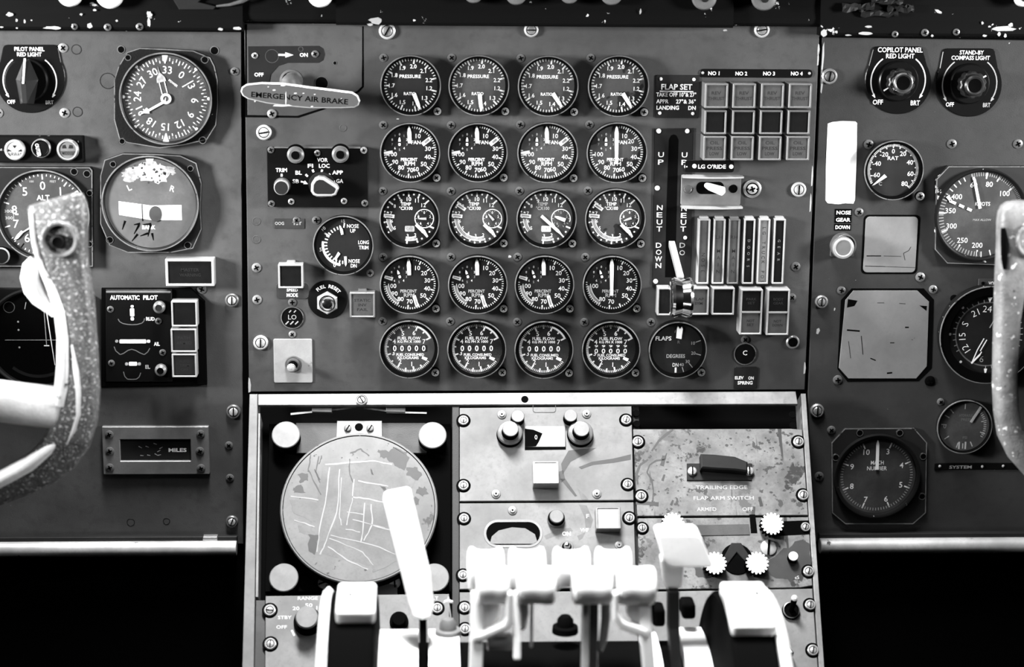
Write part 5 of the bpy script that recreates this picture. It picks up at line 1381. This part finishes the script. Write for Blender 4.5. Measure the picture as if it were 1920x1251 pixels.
for (x, y) in ((971, 780), (1070, 779)):
    m = MB(); m.lathe([(13, 0), (12.5, 20), (11.5, 22), (0, 22)], KNOBW, n=28, mats=[BLACK, CAPG, KNOBW]); on(t, 'small_knob', x, y, m, 22)
for (x, y) in ((941, 777), (1100, 776), (930, 926), (1119, 926)):
    m = MB(); m.lathe([(9, 0), (8, 2), (5, 2.5), (4.5, 4.5), (0, 4.5)], GUARD, n=20); m.lathe([(1.8, 4.6), (0, 4.6)], BLACK, n=10); on(t, 'rivet', x, y, m, 3)
m = MB()                                                      # dark grease trails
P_ = lambda *q: [t.l(x, y, .2) for x, y in q]
for q in ([(1055, 890), (1070, 866), (1105, 848), (1118, 840), (1090, 842), (1066, 845), (1052, 870)], [(1060, 898), (1082, 930), (1078, 931), (1050, 898)], [(1085, 876), (1110, 866), (1150, 860), (1183, 852), (1183, 862), (1150, 868), (1112, 872), (1090, 880)], [(1082, 915), (1098, 930), (1104, 938), (1090, 937)],
          [(1046, 885), (1056, 882), (1060, 900), (1052, 905)]): m.flat(P_(*q), .2 + .02, SCREENK if q[0][0] != 1082 else SCREEND)
t.part('grease_smear', m)['kind'] = 'stuff'
def ptab(x0, y0, x1, y1, label, lines, d=30, lens=LENSW, M=CAPM):
    t = pthing('warning_light', label, 'warning light', (x0 + x1) / 2, (y0 + y1) / 2, d)
    a, b, c, e = t.box(x0, y0, x1, y1, d)
    m = MB(); m.ringp(rrect(a, b, c, e, 1.5, 3), rrect(a + 4, b + 2, c - 4, e - 3, 1, 3), 0, d, M, 1)
    m.M = None; t.part('housing', m)
    m = MB(); m.prism(rrect(a + 1, b + .2, c - 1, b + 1, .2), 0, d - 2, BLACK)
    m = MB(); m.prism(rrect(a + 3.8, b + 1.8, c - 3.8, e - 2.8, 1), d - 5, d - 1.5, lens, .4)
    for j, s_ in enumerate(lines): m.text(s_, 0, (e + b) / 2 + (len(lines) / 2 - .5 - j) * 8.5, 6, d - 1.4, WHITE, w=len(s_) * 6.5, bold=.02)
    t.part('lens', m)
ptab(1000, 865, 1047, 907, 'pale square warning light standing alone on the grey radio panel', ('RATE',))
ptab(1118, 951, 1163, 992, 'square light marked SEL CAL beside a dark slotted screw', ('SEL', 'CAL'), d=26, lens=CAPM, M=GUARD)

# ---- selcal / slot panel
t = ppanel('selcal_panel', 'grey panel with an oval slot, below the double knob panel', [(862, 944), (1188, 942), (1193, 1102), (862, 1105)], PEDM, 0,
           holes=((870, 973, 9.5, 88), (868, 1079, 9.5, 88), (1180, 972, 10, 80)))
m = MB(); o = rrect(*t.box(907, 974, 1017, 1027, 1), 40, 10); m.prism(o, 0, .8, GUARD, .4)
m.prism(inset(ccw(o), 5), .5, 1.1, BLACK)
m.flat(t.ls([(919, 1018), (922, 1006), (935, 995), (960, 989), (985, 991), (1003, 1002), (1007, 1015), (1000, 1020), (925, 1020)], 1), 1.3, PEDM)
t.part('oval_slot', m)
m = MB(); m.lathe([(17, 0), (16, 10), (14, 12), (13.5, 20), (12, 22), (0, 22)], KNOBW, n=30, mats=[GUARD, BLACK, BLACK, CAPG, KNOBW, KNOBW]); on(t, 'knob', 1044, 968, m, 22)
m = MB(); m.lathe([(13, 0), (12, 3), (9, 3), (8.5, 1.5), (0, 1.5)], CAPG, n=28, mats=[CAPG, CAPG, BLACK, BLACK]); m.lathe([(6, 2), (6, 14), (4, 18), (0, 19)], CHROME, n=20); on(t, 'toggle', 1063, 1024, m, 8)
for (x, y) in ((961, 957), (1161, 1022)):
    m = MB(); m.lathe([(9, 0), (8, 2), (5, 2.5), (4.5, 4.5), (0, 4.5)], GUARD, n=20); m.lathe([(1.8, 4.6), (0, 4.6)], BLACK, n=10); on(t, 'rivet', x, y, m, 3)
m = MB()
for s_, x, y, h, w, M in (('ON', 1062, 1001, 8, 16, WHITE), ('VHF', 1096, 994, 7, 16, LENSW), ('F', 1102, 968, 8, 6, DIM)):
    X, Y = t.l(x, y, .1); m.text(s_, X, Y, h, .3, M, w=w, bold=.02)
t.part('lettering', m)
m = MB()
for q in ([(1020, 1005), (1045, 993), (1070, 990), (1075, 996), (1050, 1002), (1024, 1012)], [(1085, 946), (1100, 948), (1112, 975), (1108, 990), (1098, 990), (1096, 970)], [(1082, 1005), (1098, 998), (1092, 1010), (1086, 1014)]): m.flat(P_(*q) if 0 else [t.l(x, y, .1) for x, y in q], .12, SCREEND)
t.part('grease_smear', m)['kind'] = 'stuff'
ppanel('blank_panel', 'plain grey panel behind the thrust levers at the middle of the pedestal', [(862, 1111), (1192, 1108), (1200, 1290), (862, 1290)], PEDM, 0, holes=((871, 1140, 10, 88), (872, 1180, 10, 88)))

# ---- flap arm switch panel
t = ppanel('flap_arm_panel', 'badly worn panel lettered TRAILING EDGE FLAP ARM SWITCH with a dark guarded switch', [(1187, 805), (1485, 804), (1504, 806), (1515, 966), (1195, 968)], PEDW, -2,
           holes=((1196, 829, 10, 88), (1497, 829, 10, 80), (1202, 931, 10, 88), (1506, 929, 10, 80)))
m = MB()
for s_, x, y, w in (('TRAILING EDGE', 1353, 914, 96), ('FLAP ARM SWITCH', 1357, 934, 112), ('ARMED', 1325, 955, 36), ('OFF', 1402, 955, 20)):
    X, Y = t.l(x, y, -2); m.text(s_, X, Y, 7, -1.8, DIM, w=w)
t.part('lettering', m)
pprism(t, 'switch_base', [(1288, 869), (1410, 869), (1410, 901), (1288, 901)], -2, 1, PLATE)
for (x, y) in ((1298, 884), (1405, 884)): on(t, 'slotted_screw', x, y, slot_screw_mb(8.5, 1, 88, STEEL, False, h=5), 3)
m = MB(); a = t.ls([(1314, 851), (1340, 852), (1378, 856), (1402, 866), (1402, 884), (1378, 881), (1340, 879), (1315, 877)], 24); m.prism(a, 1, 24, PLATE, 2.5); t.part('switch_guard', m)
for q, M in (([(1185, 846), (1200, 844), (1226, 838), (1250, 810), (1258, 810), (1236, 842)], SCREENK),): pass
m = MB()
def stroke(pts, w, M=SCREENK, z=-1.85):
    q = [t.l(x, y, -2) for x, y in pts]
    for i in range(len(q) - 1): m.bar(q[i], q[i + 1], w * (.7 + .5 * ((i * 7) % 3) / 2), w * (.7 + .5 * (((i + 1) * 7) % 3) / 2), z, M)
stroke([(1222, 846), (1236, 826), (1250, 814), (1262, 806)], 4.5); stroke([(1215, 862), (1200, 872), (1193, 890), (1196, 908)], 4.5)
stroke([(1250, 850), (1246, 862), (1230, 864), (1218, 872), (1213, 886), (1222, 900), (1225, 920), (1224, 942)], 3); stroke([(1246, 856), (1241, 874)], 8)
stroke([(1192, 944), (1215, 944), (1235, 946)], 7); stroke([(1424, 932), (1428, 950)], 7); stroke([(1246, 890), (1242, 902)], 5); stroke([(1262, 938), (1258, 948)], 5); stroke([(1414, 950), (1412, 965)], 7)
random.seed(12)
for i in range(150):
    x, y = random.uniform(1205, 1495), 812 + abs(random.gauss(0, 1)) * 42 if i < 90 else random.uniform(812, 962)
    if y > 962 or (1285 < x < 1415 and 845 < y < 960): continue
    a, b = t.l(x, y, -2); r = random.uniform(.8, 3.4); q0 = random.uniform(0, 3); e = random.uniform(.3, 1)
    m.flat([(a + r * random.uniform(.7, 1.3) * cos(q0 + q), b + e * r * random.uniform(.7, 1.3) * sin(q0 + q)) for q in (0, 1, 2, 3, 4, 5)], -1.84 + i * .0004, SCREENK)
t.part('dark_streak', m)['kind'] = 'stuff'
# ---- direction finder panel
t = ppanel('direction_finder_panel', 'worn panel with four white toothed knobs in the lower right of the pedestal', [(1196, 972), (1516, 970), (1523, 1098), (1500, 1102), (1198, 1106)], PEDW, -1,
           holes=((1204, 991, 9, 88), (1510, 989, 9, 75), (1516, 1072, 10, 75)))
def gear(x, y, n=17, r=21.5):
    m = MB(); pts = []
    for i in range(n * 6):
        a = 2 * pi * i / (n * 6); j = i % 6
        pts.append(((r if j in (1, 2, 3) else r - 2.6 if j in (0, 4) else r - 4.2) * cos(a), (r if j in (1, 2, 3) else r - 2.6 if j in (0, 4) else r - 4.2) * sin(a)))
    m.prism(pts, 4, 24, BLACK, 0); m.prism(pts, 24, 25.2, KNOBG, .3); m.lathe([(14, -1), (14, 5)], BLACK, n=20); on(t, 'toothed_knob', x, y, m, 25)
KNOBG = mat('white_knob_face', 0.62, 0.5, noise=(120, 0.08))
for x, y in ((1262, 982), (1448, 982), (1341, 1056), (1420, 1056)): gear(x, y)
on(t, 'slotted_screw', 1441, 1027, slot_screw_mb(15, -1, 82, CAPM, False, h=5), 2)
m = MB(); m.lathe([(9, -1), (9, 16), (8, 17.5), (0, 17.5)], KNOBG, n=24, mats=[BLACK, KNOBG, KNOBG]); on(t, 'push_cap', 1488, 1043, m, 17)
m = MB(); m.prism(t.ls([(1290, 985), (1404, 983), (1406, 1003), (1292, 1005)], .2), -1, .5, PANEL, .3); t.part('dial_window', m)
m = MB(); m.lathe([(30, -1), (29, 1.2), (0, 1.2)], BLACK, 0, 0, 36); a = [(-18, 26), (4, 32), (18, 4), (14, -6)]; m.prism([(-9, 30), (9, 30), (30, -6), (18, -10), (0, 12), (-18, -10), (-30, -6)], 1.2, 4, PLATE, 1); on(t, 'tuning_crank', 1382, 1048, m, 2)
m = MB(); X, Y = t.l(1487, 1083, -1); m.text('SENS', X, Y, 6, -.8, LENSW, w=23, bold=.0); t.part('lettering', m)
m = MB(); m.prism(t.ls([(1458, 978), (1516, 976), (1520, 1002), (1460, 1005)], -.9), -1, -.6, BLACK); m.prism(t.ls([(1405, 965), (1416, 965), (1420, 1000), (1408, 1000)], -.9), -1, -.5, BLACK)
for q in ([(1425, 1062), (1470, 1030), (1505, 1010), (1520, 1020), (1518, 1060), (1480, 1090), (1450, 1080)], [(1300, 1062), (1310, 1085), (1345, 1080), (1330, 1066)]): m.flat(wob(t.ls(q, -.9), 5, 3.2, True), -.75, SCREENK)
t.part('dark_streak', m)['kind'] = 'stuff'
# ---- bottom right panel
t = ppanel('trim_switch_panel', 'grey panel with a small dark toggle at the lower right corner of the pedestal', [(1206, 1110), (1523, 1104), (1536, 1290), (1210, 1290)], PEDM, -1,
           holes=((1519, 1135, 10, 80), (1524, 1220, 10.5, 75)))
m = MB(); m.lathe([(17, -1), (16, 6), (14, 7), (13, 3), (0, 3)], STEELD, n=30, mats=[BLACK, STEELD, BLACK, BLACK]); m.tube([(0, 0, 2), (1, 8, 22), (1.5, 14, 34)], [5, 5.5, 6], BLACK, 12); m.lathe([(6.5, 33), (6, 38), (3, 40), (0, 40)], BRIGHT, 1.5, 15, 14); on(t, 'toggle', 1484, 1144, m, 6)
m = MB(); m.prism([(-20, 16), (4, 14), (18, -8), (16, -14), (-20, -10)], -1, 20, BLACK, 1); m.prism([(-19, 15), (3, 13), (16, -8), (-19, -8)], 20, 21, BRIGHT, .5); on(t, 'pointer_knob', 1470, 1216, m, 20)

# ================================================================== throttle quadrant
QY = -0.31
QF = vframe(QY)
def qx(px, y=QY, py=1200): return vframe(y).pt(px, py).x
def world_thing(name, label, cat, loc, group=None):
    o = bpy.data.objects.new(name, None); COL.objects.link(o); o.location = loc; o.empty_display_size = .01
    o['label'] = label; o['category'] = cat
    if group: o['group'] = group
    return o
def wpart(root, name, m, label=None):
    loc = root.location
    m.v = [(a - loc.x, b - loc.y, c - loc.z) for a, b, c in m.v]
    o = m.build(name, root)
    if label: o['label'] = label
    return o
# arc covers: sheet metal over the quadrant, seen from above and behind
zt = vframe(-0.235).pt(960, 1178).z
def cover_profile():
    pts = []
    for i in range(13):
        a = radians(100 - 9.5 * i); pts.append((-0.235 - 0.15 * cos(radians(100)) * 0 - 0.15 * (sin(radians(10)) + sin(radians(9.5 * i - 10))), zt - 0.15 * (1 - cos(radians(9.5 * i - 10))) + .002))
    return pts
prof = cover_profile()
root = world_thing('throttle_quadrant', 'pale curved throttle quadrant cover with dark slots for the levers', 'quadrant', Vector((qx(1040), QY, zt - .2)))
def cover(xl, xr, M, name='cover_strip', dz=0.0):
    x0, x1 = qx(xl, -.29, 1215), qx(xr, -.29, 1215); vs, fs = [], []
    N = len(prof)
    for x in (x0, x1):
        for (y, z) in prof: vs.append((x, y, z + dz))
        for (y, z) in prof[::-1]: vs.append((x, y + .02, z - .25))
    M2 = 2 * N
    fs = [(i, (i + 1) % M2, (i + 1) % M2 + M2, i + M2) for i in range(M2)]
    fs += [tuple(range(M2 - 1, -1, -1)), tuple(range(M2, 2 * M2))]
    m = MB(); m.add(vs, fs, M); return wpart(root, name, m)
for a, b in ((709, 784), (804, 862), (1212, 1240), (1284, 1332)): cover(a, b, IVORY)
cover(709, 1332, BLACK, 'dark_housing', -.012)
for (x, y) in ((840, 1166), (1060, 1160)):
    f = vframe(-.25); p = f.pt(x, y); m = MB(); m.M = Matrix.Translation(p - Vector((0, 0, .012)))
    k = U * .85
    m.lathe([(26 * k, 0), (25 * k, 12 * k), (17 * k, 14 * k), (16 * k, 26 * k), (10 * k, 34 * k), (0, 36 * k)], BLACK if x > 1000 else CAPG, n=28); m.M = None
    wpart(root, 'lock_knob', m)

# trim wheels
def trim_wheel(xl, xr, xrim0, xrim1, ytop, label, side, aend=106):
    Yc = -0.33; R = .13
    f = vframe(Yc); top = f.pt((xl + xr) / 2, ytop); zc = top.z - R
    root = world_thing('stabilizer_wheel', label, 'trim wheel', Vector((top.x, Yc, zc)), 'stabilizer trim wheels')
    def wheel(x0, x1, r0, r1, M, name, lab=None):
        n = 72; vs = []
        for i in range(n):
            a = 2 * pi * i / n
            for (x, r) in ((x0, r0), (x0, r1 - .003), (x0 + .003, r1), (x1 - .003, r1), (x1, r1 - .003), (x1, r0)): vs.append((x, Yc + r * cos(a), zc + r * sin(a)))
        fs = [(i * 6 + k, i * 6 + (k + 1) % 6, ((i + 1) % n) * 6 + (k + 1) % 6, ((i + 1) % n) * 6 + k) for i in range(n) for k in range(6)]
        m = MB(); m.add(vs, fs, M, True); return wpart(root, name, m, lab)
    X = lambda p: f.pt(p, ytop + 60).x
    wheel(X(xl), X(xr), .02, R, BLACK, 'wheel')
    wheel(X(xrim0), X(xrim1), R - .012, R + .004, IVORY, 'rim', 'pale rim')
    # index block clamped on the top of the wheel, lettered counter scale
    f2 = vframe(Yc + .0); vs = []; n = 8
    x0, x1 = X(xl + 20 * (side < 0)), X(xr)
    a0, a1 = radians(85), radians(aend)   # angles around the wheel, toward the viewer
    m = MB()
    ring = []
    for i in range(n + 1):
        a = a0 + (a1 - a0) * i / n
        for r in (R + .001, R + .013): ring.append((Yc + r * cos(a), zc + r * sin(a)))
    for x in (x0, x1): vs += [(x, y, z) for y, z in ring]
    N = len(ring); fs = []
    for i in range(n):
        b = i * 2
        fs += [(b + 1, b + 3, N + b + 3, N + b + 1), (b, N + b, N + b + 2, b + 2), (b, b + 2, b + 3, b + 1), (N + b, N + b + 1, N + b + 3, N + b + 2)]
    fs += [(0, 1, N + 1, N), (N - 2, 2 * N - 2, 2 * N - 1, N - 1)]
    m.add(vs, fs, IVORY); o = wpart(root, 'index_block', m, 'pale index block')
    mk = MB()
    def cyl(xa, xb, aa, ab):
        rr = R + .0134
        mk.add([(x0 + (x1 - x0) * xa, Yc + rr * cos(radians(aa)), zc + rr * sin(radians(aa))), (x0 + (x1 - x0) * xb, Yc + rr * cos(radians(aa)), zc + rr * sin(radians(aa))),
                (x0 + (x1 - x0) * xb, Yc + rr * cos(radians(ab)), zc + rr * sin(radians(ab))), (x0 + (x1 - x0) * xa, Yc + rr * cos(radians(ab)), zc + rr * sin(radians(ab)))], [(0, 1, 2, 3)], BLACK)
    hx = .3 if side < 0 else .68
    cyl(hx, hx + .09, 95, 97)
    for q in range(4): cyl(.62 - (.3 if side > 0 else 0), .72 - (.3 if side > 0 else 0), 90 + q * 4, 90.8 + q * 4)
    wpart(root, 'scale_marks', mk)['kind'] = 'stuff'
    bv = o.modifiers.new('edge', 'BEVEL'); bv.width = .003; bv.segments = 3
trim_wheel(614, 706, 603, 620, 1130, 'black stabilizer trim wheel with pale block, left of the quadrant', -1)
trim_wheel(1350, 1432, 1433, 1452, 1128, 'black stabilizer trim wheel with pale block, right of the quadrant', 1, 113)

# levers
def lever_plate(root, pts3, w, M, name='lever_arm', label=None):
    """flat bar following world points, w wide across X"""
    m = MB(); N = len(pts3); vs = []
    for i, p in enumerate(pts3):
        a, b = Vector(pts3[max(i - 1, 0)]), Vector(pts3[min(i + 1, N - 1)]); d = (b - a); d.x = 0; d.normalize()
        nrm = Vector((0, d.z, -d.y)) * .007
        P = Vector(p)
        for sx, sn in ((-1, -1), (1, -1), (1, 1), (-1, 1)): vs.append(P + Vector((sx * w / 2, 0, 0)) + nrm * sn)
    fs = [(i * 4 + j, i * 4 + (j + 1) % 4, (i + 1) * 4 + (j + 1) % 4, (i + 1) * 4 + j) for i in range(N - 1) for j in range(4)] + [(3, 2, 1, 0), tuple((N - 1) * 4 + j for j in range(4))]
    m.add(vs, fs, M); o = wpart(root, name, m, label); b = o.modifiers.new('edge', 'BEVEL'); b.width = .0012; b.segments = 2
    return o
def P3(px, py, y): return vframe(y).pt(px, py)
def grip(root, x0, x1, yc, yy, r, M, name='grip', waist=.86, label=None):
    f = vframe(yy); c = f.pt((x0 + x1) / 2, yc); k = f.k(x0, yc); L = (x1 - x0) * k; r = r * k
    prof = [(0, r * .5), (L * .02, r * .8), (L * .07, r * .97), (L * .14, r), (L * .24, r * (waist + .04)), (L * .38, r * (waist + .005)), (L * .5, r * waist), (L * .62, r * (waist + .005)), (L * .76, r * (waist + .04)), (L * .86, r), (L * .93, r * .97), (L * .98, r * .8), (L, r * .5)]
    m = MB(); m.spool([(a, b) for a, b in prof], c.x - L / 2, M, c.y, c.z, 28); return wpart(root, name, m, label)
def extr(root, name, outline, y0, thick, M, label=None, bev=.003, tilt=0):
    """solid made from a picture outline placed at its own depth y0, thick away from the viewer"""
    f = vframe(y0); pts = [f.pt(x, y) for x, y in outline]; zmid = sum(p.z for p in pts) / len(pts)
    P = ccw([(p.x, p.z) for p in pts]); n = len(P)
    vs = [(x, y0 + (z - zmid) * tilt, z) for x, z in P] + [(x, y0 + thick + (z - zmid) * tilt, z) for x, z in P]
    fs = [tuple(range(n)), tuple(range(2 * n - 1, n - 1, -1))] + [(i, i + n, (i + 1) % n + n, (i + 1) % n) for i in range(n)]
    m = MB(); m.add(vs, fs, M); o = wpart(root, name, m, label)
    b = o.modifiers.new('edge', 'BEVEL'); b.width = bev; b.segments = 3; b.limit_method = 'ANGLE'
    return o
TL = [(876, 945, 893, 955), (953, 1023, 968, 1042), (1036, 1106, 1072, 1148), (1115, 1184, 1156, 1230)]
nm = ('leftmost of the four', 'second from the left', 'third from the left', 'rightmost of the four')
for i, (a, b, c, d) in enumerate(TL):
    root = world_thing('thrust_lever', 'pale thrust lever with concave grip, ' + nm[i], 'lever', P3((c + d) / 2, 1251, -.36), 'thrust levers')
    grip(root, a, b, 1066, -.30, 41, IVORY, 'grip', .84)
    grip(root, c, d, 1098, -.35, 36, IVORY, 'reverse_grip', .97)
    xm = (a + b) / 2; xr = (c + d) / 2
    k = U * .84
    if i == 0:
        lever_plate(root, [P3(896, 1110, -.35), P3(894, 1180, -.355), P3(891, 1275, -.36)], 24 * k, IVORY)
        extr(root, 'reverse_loop', [(950, 1112), (961, 1112), (962, 1172), (955, 1182), (900, 1206), (886, 1206), (886, 1192), (905, 1188), (945, 1170), (949, 1160)], -.365, .008, IVORY, None, .002)
        extr(root, 'web', [(905, 1112), (937, 1112), (938, 1160), (925, 1172), (905, 1180)], -.357, .012, IVORY, None, .002)
        m = MB(); p = P3(937, 1203, -.355); m.M = Matrix.Translation(p); m.spool([(-.010, .005), (-.009, .007), (.009, .007), (.010, .005)], 0, CAPM, 0, 0, 16); m.M = None; wpart(root, 'stop_pin', m)
    elif i == 1:
        lever_plate(root, [P3(969, 1110, -.35), P3(969, 1235, -.36)], 13 * k, IVORY)
        extr(root, 'reverse_loop', [(978, 1112), (990, 1112), (992, 1150), (986, 1182), (976, 1186), (974, 1150)], -.352, .008, IVORY, None, .002)
        lever_plate(root, [P3(997, 1112, -.335), P3(996, 1215, -.35)], 5 * k, CAPM, 'link_rod')
    elif i == 2:
        lever_plate(root, [P3(1098, 1110, -.345), P3(1096, 1275, -.36)], 13 * k, CAPM)
        extr(root, 'reverse_loop', [(1128, 1112), (1144, 1112), (1145, 1160), (1140, 1200), (1130, 1225), (1122, 1225), (1128, 1170)], -.352, .008, CAPM, None, .002)
        lever_plate(root, [P3(1113, 1110, -.335), P3(1111, 1275, -.35)], 16 * k, GUARD, 'link_rod')
    else:
        extr(root, 'reverse_loop', [(1149, 1112), (1160, 1112), (1160, 1150), (1170, 1166), (1215, 1182), (1218, 1200), (1190, 1192), (1160, 1180), (1150, 1164)], -.365, .008, IVORY, None, .002)
        lever_plate(root, [P3(1206, 1110, -.35), P3(1210, 1180, -.357), P3(1218, 1275, -.36)], 22 * k, IVORY)
        extr(root, 'web', [(1172, 1112), (1206, 1112), (1208, 1176), (1185, 1168), (1176, 1155)], -.357, .012, IVORY, None, .002)

root = world_thing('speed_brake_lever', 'long flat white speed brake lever crossing the radar scope', 'lever', P3(800, 1160, -.30))
extr(root, 'handle', [(721, 937), (765, 929), (770, 934), (808, 1080), (814, 1132), (808, 1150), (792, 1154), (772, 1148), (717, 946)], -.27, .012, IVORY, 'white flat handle', .0035, .25)
extr(root, 'collar', [(778, 1140), (806, 1138), (806, 1160), (784, 1162)], -.265, .012, BLACK)
lever_plate(root, [P3(793, 1155, -.27), P3(794, 1275, -.29)], .006, BLACK)
root = world_thing('flap_lever', 'white wedge headed flap lever right of the thrust levers', 'lever', P3(1265, 1180, -.30))
extr(root, 'paddle', [(1232, 1008), (1240, 1003), (1306, 1003), (1315, 1008), (1336, 1058), (1333, 1065), (1262, 1065), (1246, 1058)], -.29, .028, IVORY, 'white paddle head', .004)
extr(root, 'neck', [(1240, 1050), (1284, 1062), (1278, 1106), (1248, 1106)], -.285, .02, IVORY, None, .003)
lever_plate(root, [P3(1262, 1104, -.28), P3(1262, 1175, -.28), P3(1268, 1275, -.29)], .009, PLATE)

# small clutter between the levers: dome topped lock and square stop knobs
for (x, y, w, h, lab) in ((1212, 1150, 30, 40, 'black square stop beside the rightmost thrust lever'), (1292, 1148, 26, 30, 'black square stop right of the flap lever'), (1236, 1160, 24, 34, 'black rounded stop just left of the flap lever arm')):
    root = world_thing('stop_block', lab, 'stop', P3(x, y + h / 2, -.25))
    extr(root, 'block', [(x - w / 2, y - h / 2), (x + w / 2, y - h / 2), (x + w / 2, y + h / 2), (x - w / 2, y + h / 2)], -.25, .02, BLACK, None, .003)
# parking brake flag
root = world_thing('key_flag', 'small white arrow shaped pin between the radar panel and the thrust levers', 'pin', P3(841, 1130, -.2))
extr(root, 'flag', [(832, 1132), (833, 1128), (839, 1126), (841, 1119), (843, 1126), (849, 1128), (849, 1132), (842, 1131)], -.2, .002, WHITE, None, .0003)
extr(root, 'shaft', [(840, 1130), (842, 1130), (846, 1158), (844, 1158)], -.2, .002, WHITE, None, .0002)

# ================================================================== control wheels
YF = vframe(-0.20)
def yoke(label, px, py):
    return Thing('control_wheel', label, 'control wheel', YF, px, py, 0)
t = yoke('speckled control wheel horn on the left with a black round socket near its tip', 110, 560)
def S(x, y, hw, hd, z=0):
    X, Y = t.l(x, y, 0); return (X, Y, z, hw, hd)
m = MB(); m.loft([S(104, 372, 44, 10), S(105, 375, 52, 18), S(108, 386, 55, 24), S(111, 420, 54, 27), S(113, 460, 52, 28), S(120, 500, 47, 29), S(129, 535, 43, 30), S(139, 570, 39, 30), S(146, 620, 35, 30), S(149, 680, 36, 30), S(148, 730, 40, 31),
                  S(143, 780, 42, 31), S(130, 820, 43, 30), S(110, 850, 41, 28), S(80, 876, 38, 26), S(40, 898, 34, 25), S(-10, 920, 30, 25), S(-60, 940, 28, 25)], YOKE, n=36, p=2.8)
t.part('horn', m)
m = MB(); m.loft([S(-80, 742, 42, 24), S(-20, 750, 41, 26), S(40, 757, 41, 27), S(90, 763, 41, 28), S(130, 770, 44, 26)], YOKEW, n=32, p=2.6); t.part('spoke', m, label='worn metal spoke with bright light painted in')
m = MB(); m.loft([S(62, 396, 5, 18, 6), S(68, 450, 6, 22, 6), S(84, 500, 8, 24, 6), S(105, 540, 13, 26, 6), S(118, 580, 15, 27, 6), S(124, 630, 15, 27, 7), S(124, 680, 16, 27, 7), S(122, 720, 18, 28, 6), S(118, 755, 14, 26, 6)], YOKEW, n=20, p=2.2); t.part('lit_inner_edge', m, label='worn inner edge with side light painted in')  # bright strip stands in for side light along the horn
m = MB(); m.loft([S(112, 824, 10, 20, 8), S(96, 838, 13, 24, 8), S(60, 866, 16, 25, 8), S(20, 888, 16, 25, 8), S(-20, 908, 16, 25, 8), S(-60, 925, 15, 24, 8)], YOKEW, n=20, p=2.2); t.part('lit_lower_edge', m, label='worn lower edge with bright light painted in')
m = MB(); m.loft([S(140, 640, 4, 11, 20), S(148, 690, 9, 10, 22), S(152, 730, 11, 9, 23), S(152, 770, 10, 10, 22), S(143, 800, 8, 11, 21), S(130, 826, 4, 10, 20)], YOKEW, n=14, p=2); t.part('lit_ridge', m, label='patch painted as brightly lit')
X, Y = t.l(112, 449, 30)
m = MB(); m.lathe([(37, 20), (35, 33), (32, 36), (28, 35), (25.5, 30), (25, 12), (0, 12)], YOKE, X, Y, 44, mats=[YOKE, YOKE, GUARD, GUARD, BLACK, BLACK]); t.part('switch_socket', m, label='round socket with black inside')
m = MB(); X2, Y2 = t.l(110, 452, 24); m.lathe([(14, 28.2), (13, 36.5), (10.5, 37.5), (8, 36.2), (0, 35.6)], BLACK, X2, Y2, 30, mats=[BLACK, PLATE, BLACK, BLACK]); t.part('push_button', m)
t.part('trim_switch', MB().loft([S(68, 486, 12, 10), S(62, 500, 19, 20), S(58, 520, 19, 24), S(64, 540, 20, 24), S(76, 558, 18, 22), S(92, 574, 13, 18), S(104, 590, 7, 10)], IVORY, n=24, p=2.2), label='rounded white thumb switch')

t = yoke('speckled pale control wheel horn cut by the right picture edge', 1890, 600)
m = MB(); m.loft([S(1906, 376, 10, 6), S(1906, 378, 20, 12), S(1906, 383, 29, 18), S(1907, 393, 35, 22), S(1909, 410, 39, 25), S(1910, 430, 40, 26), S(1906, 470, 37, 27), S(1900, 510, 33, 27), S(1893, 545, 27, 26), S(1888, 600, 23, 25), S(1885, 660, 22, 25), S(1884, 720, 22, 25), S(1886, 770, 22, 25), S(1893, 810, 23, 24), S(1910, 845, 23, 23), S(1935, 875, 22, 22), S(1975, 900, 22, 22)], mat('pale_speckled_enamel', 0.22, 0.4, noise=(80, 0.45), chips=[(150, 0.64, 0.7, 3), (60, 0.7, 0.03)], bump=(500, 0.5)), n=32, p=2.8); t.part('horn', m)
X, Y = t.l(1937, 452, 28)
m = MB(); m.lathe([(34, 18), (32, 31), (29, 34), (26, 33), (23, 26), (22, 12), (0, 12)], CAPG, X, Y, 40, mats=[YOKE, CAPG, CAPG, CAPG, BLACK, BLACK]); t.part('switch_socket', m, label='round socket with black inside')
m = MB(); m.loft([S(1874, 424, 4, 6, 22), S(1876, 445, 7, 8, 24), S(1876, 480, 6, 8, 24), S(1877, 500, 3, 5, 22)], BLACK, n=14, p=2); t.part('finger_groove', m, label='black worn groove')
m = MB(); m.loft([S(1945, 735, 20, 20), S(1990, 738, 24, 22)], BLACK, n=16); t.part('spoke', m)

bpy.data.objects.remove(_fo)
for o in list(bpy.data.objects):
    if o.type == 'CURVE' or o.type == 'FONT': bpy.data.objects.remove(o)
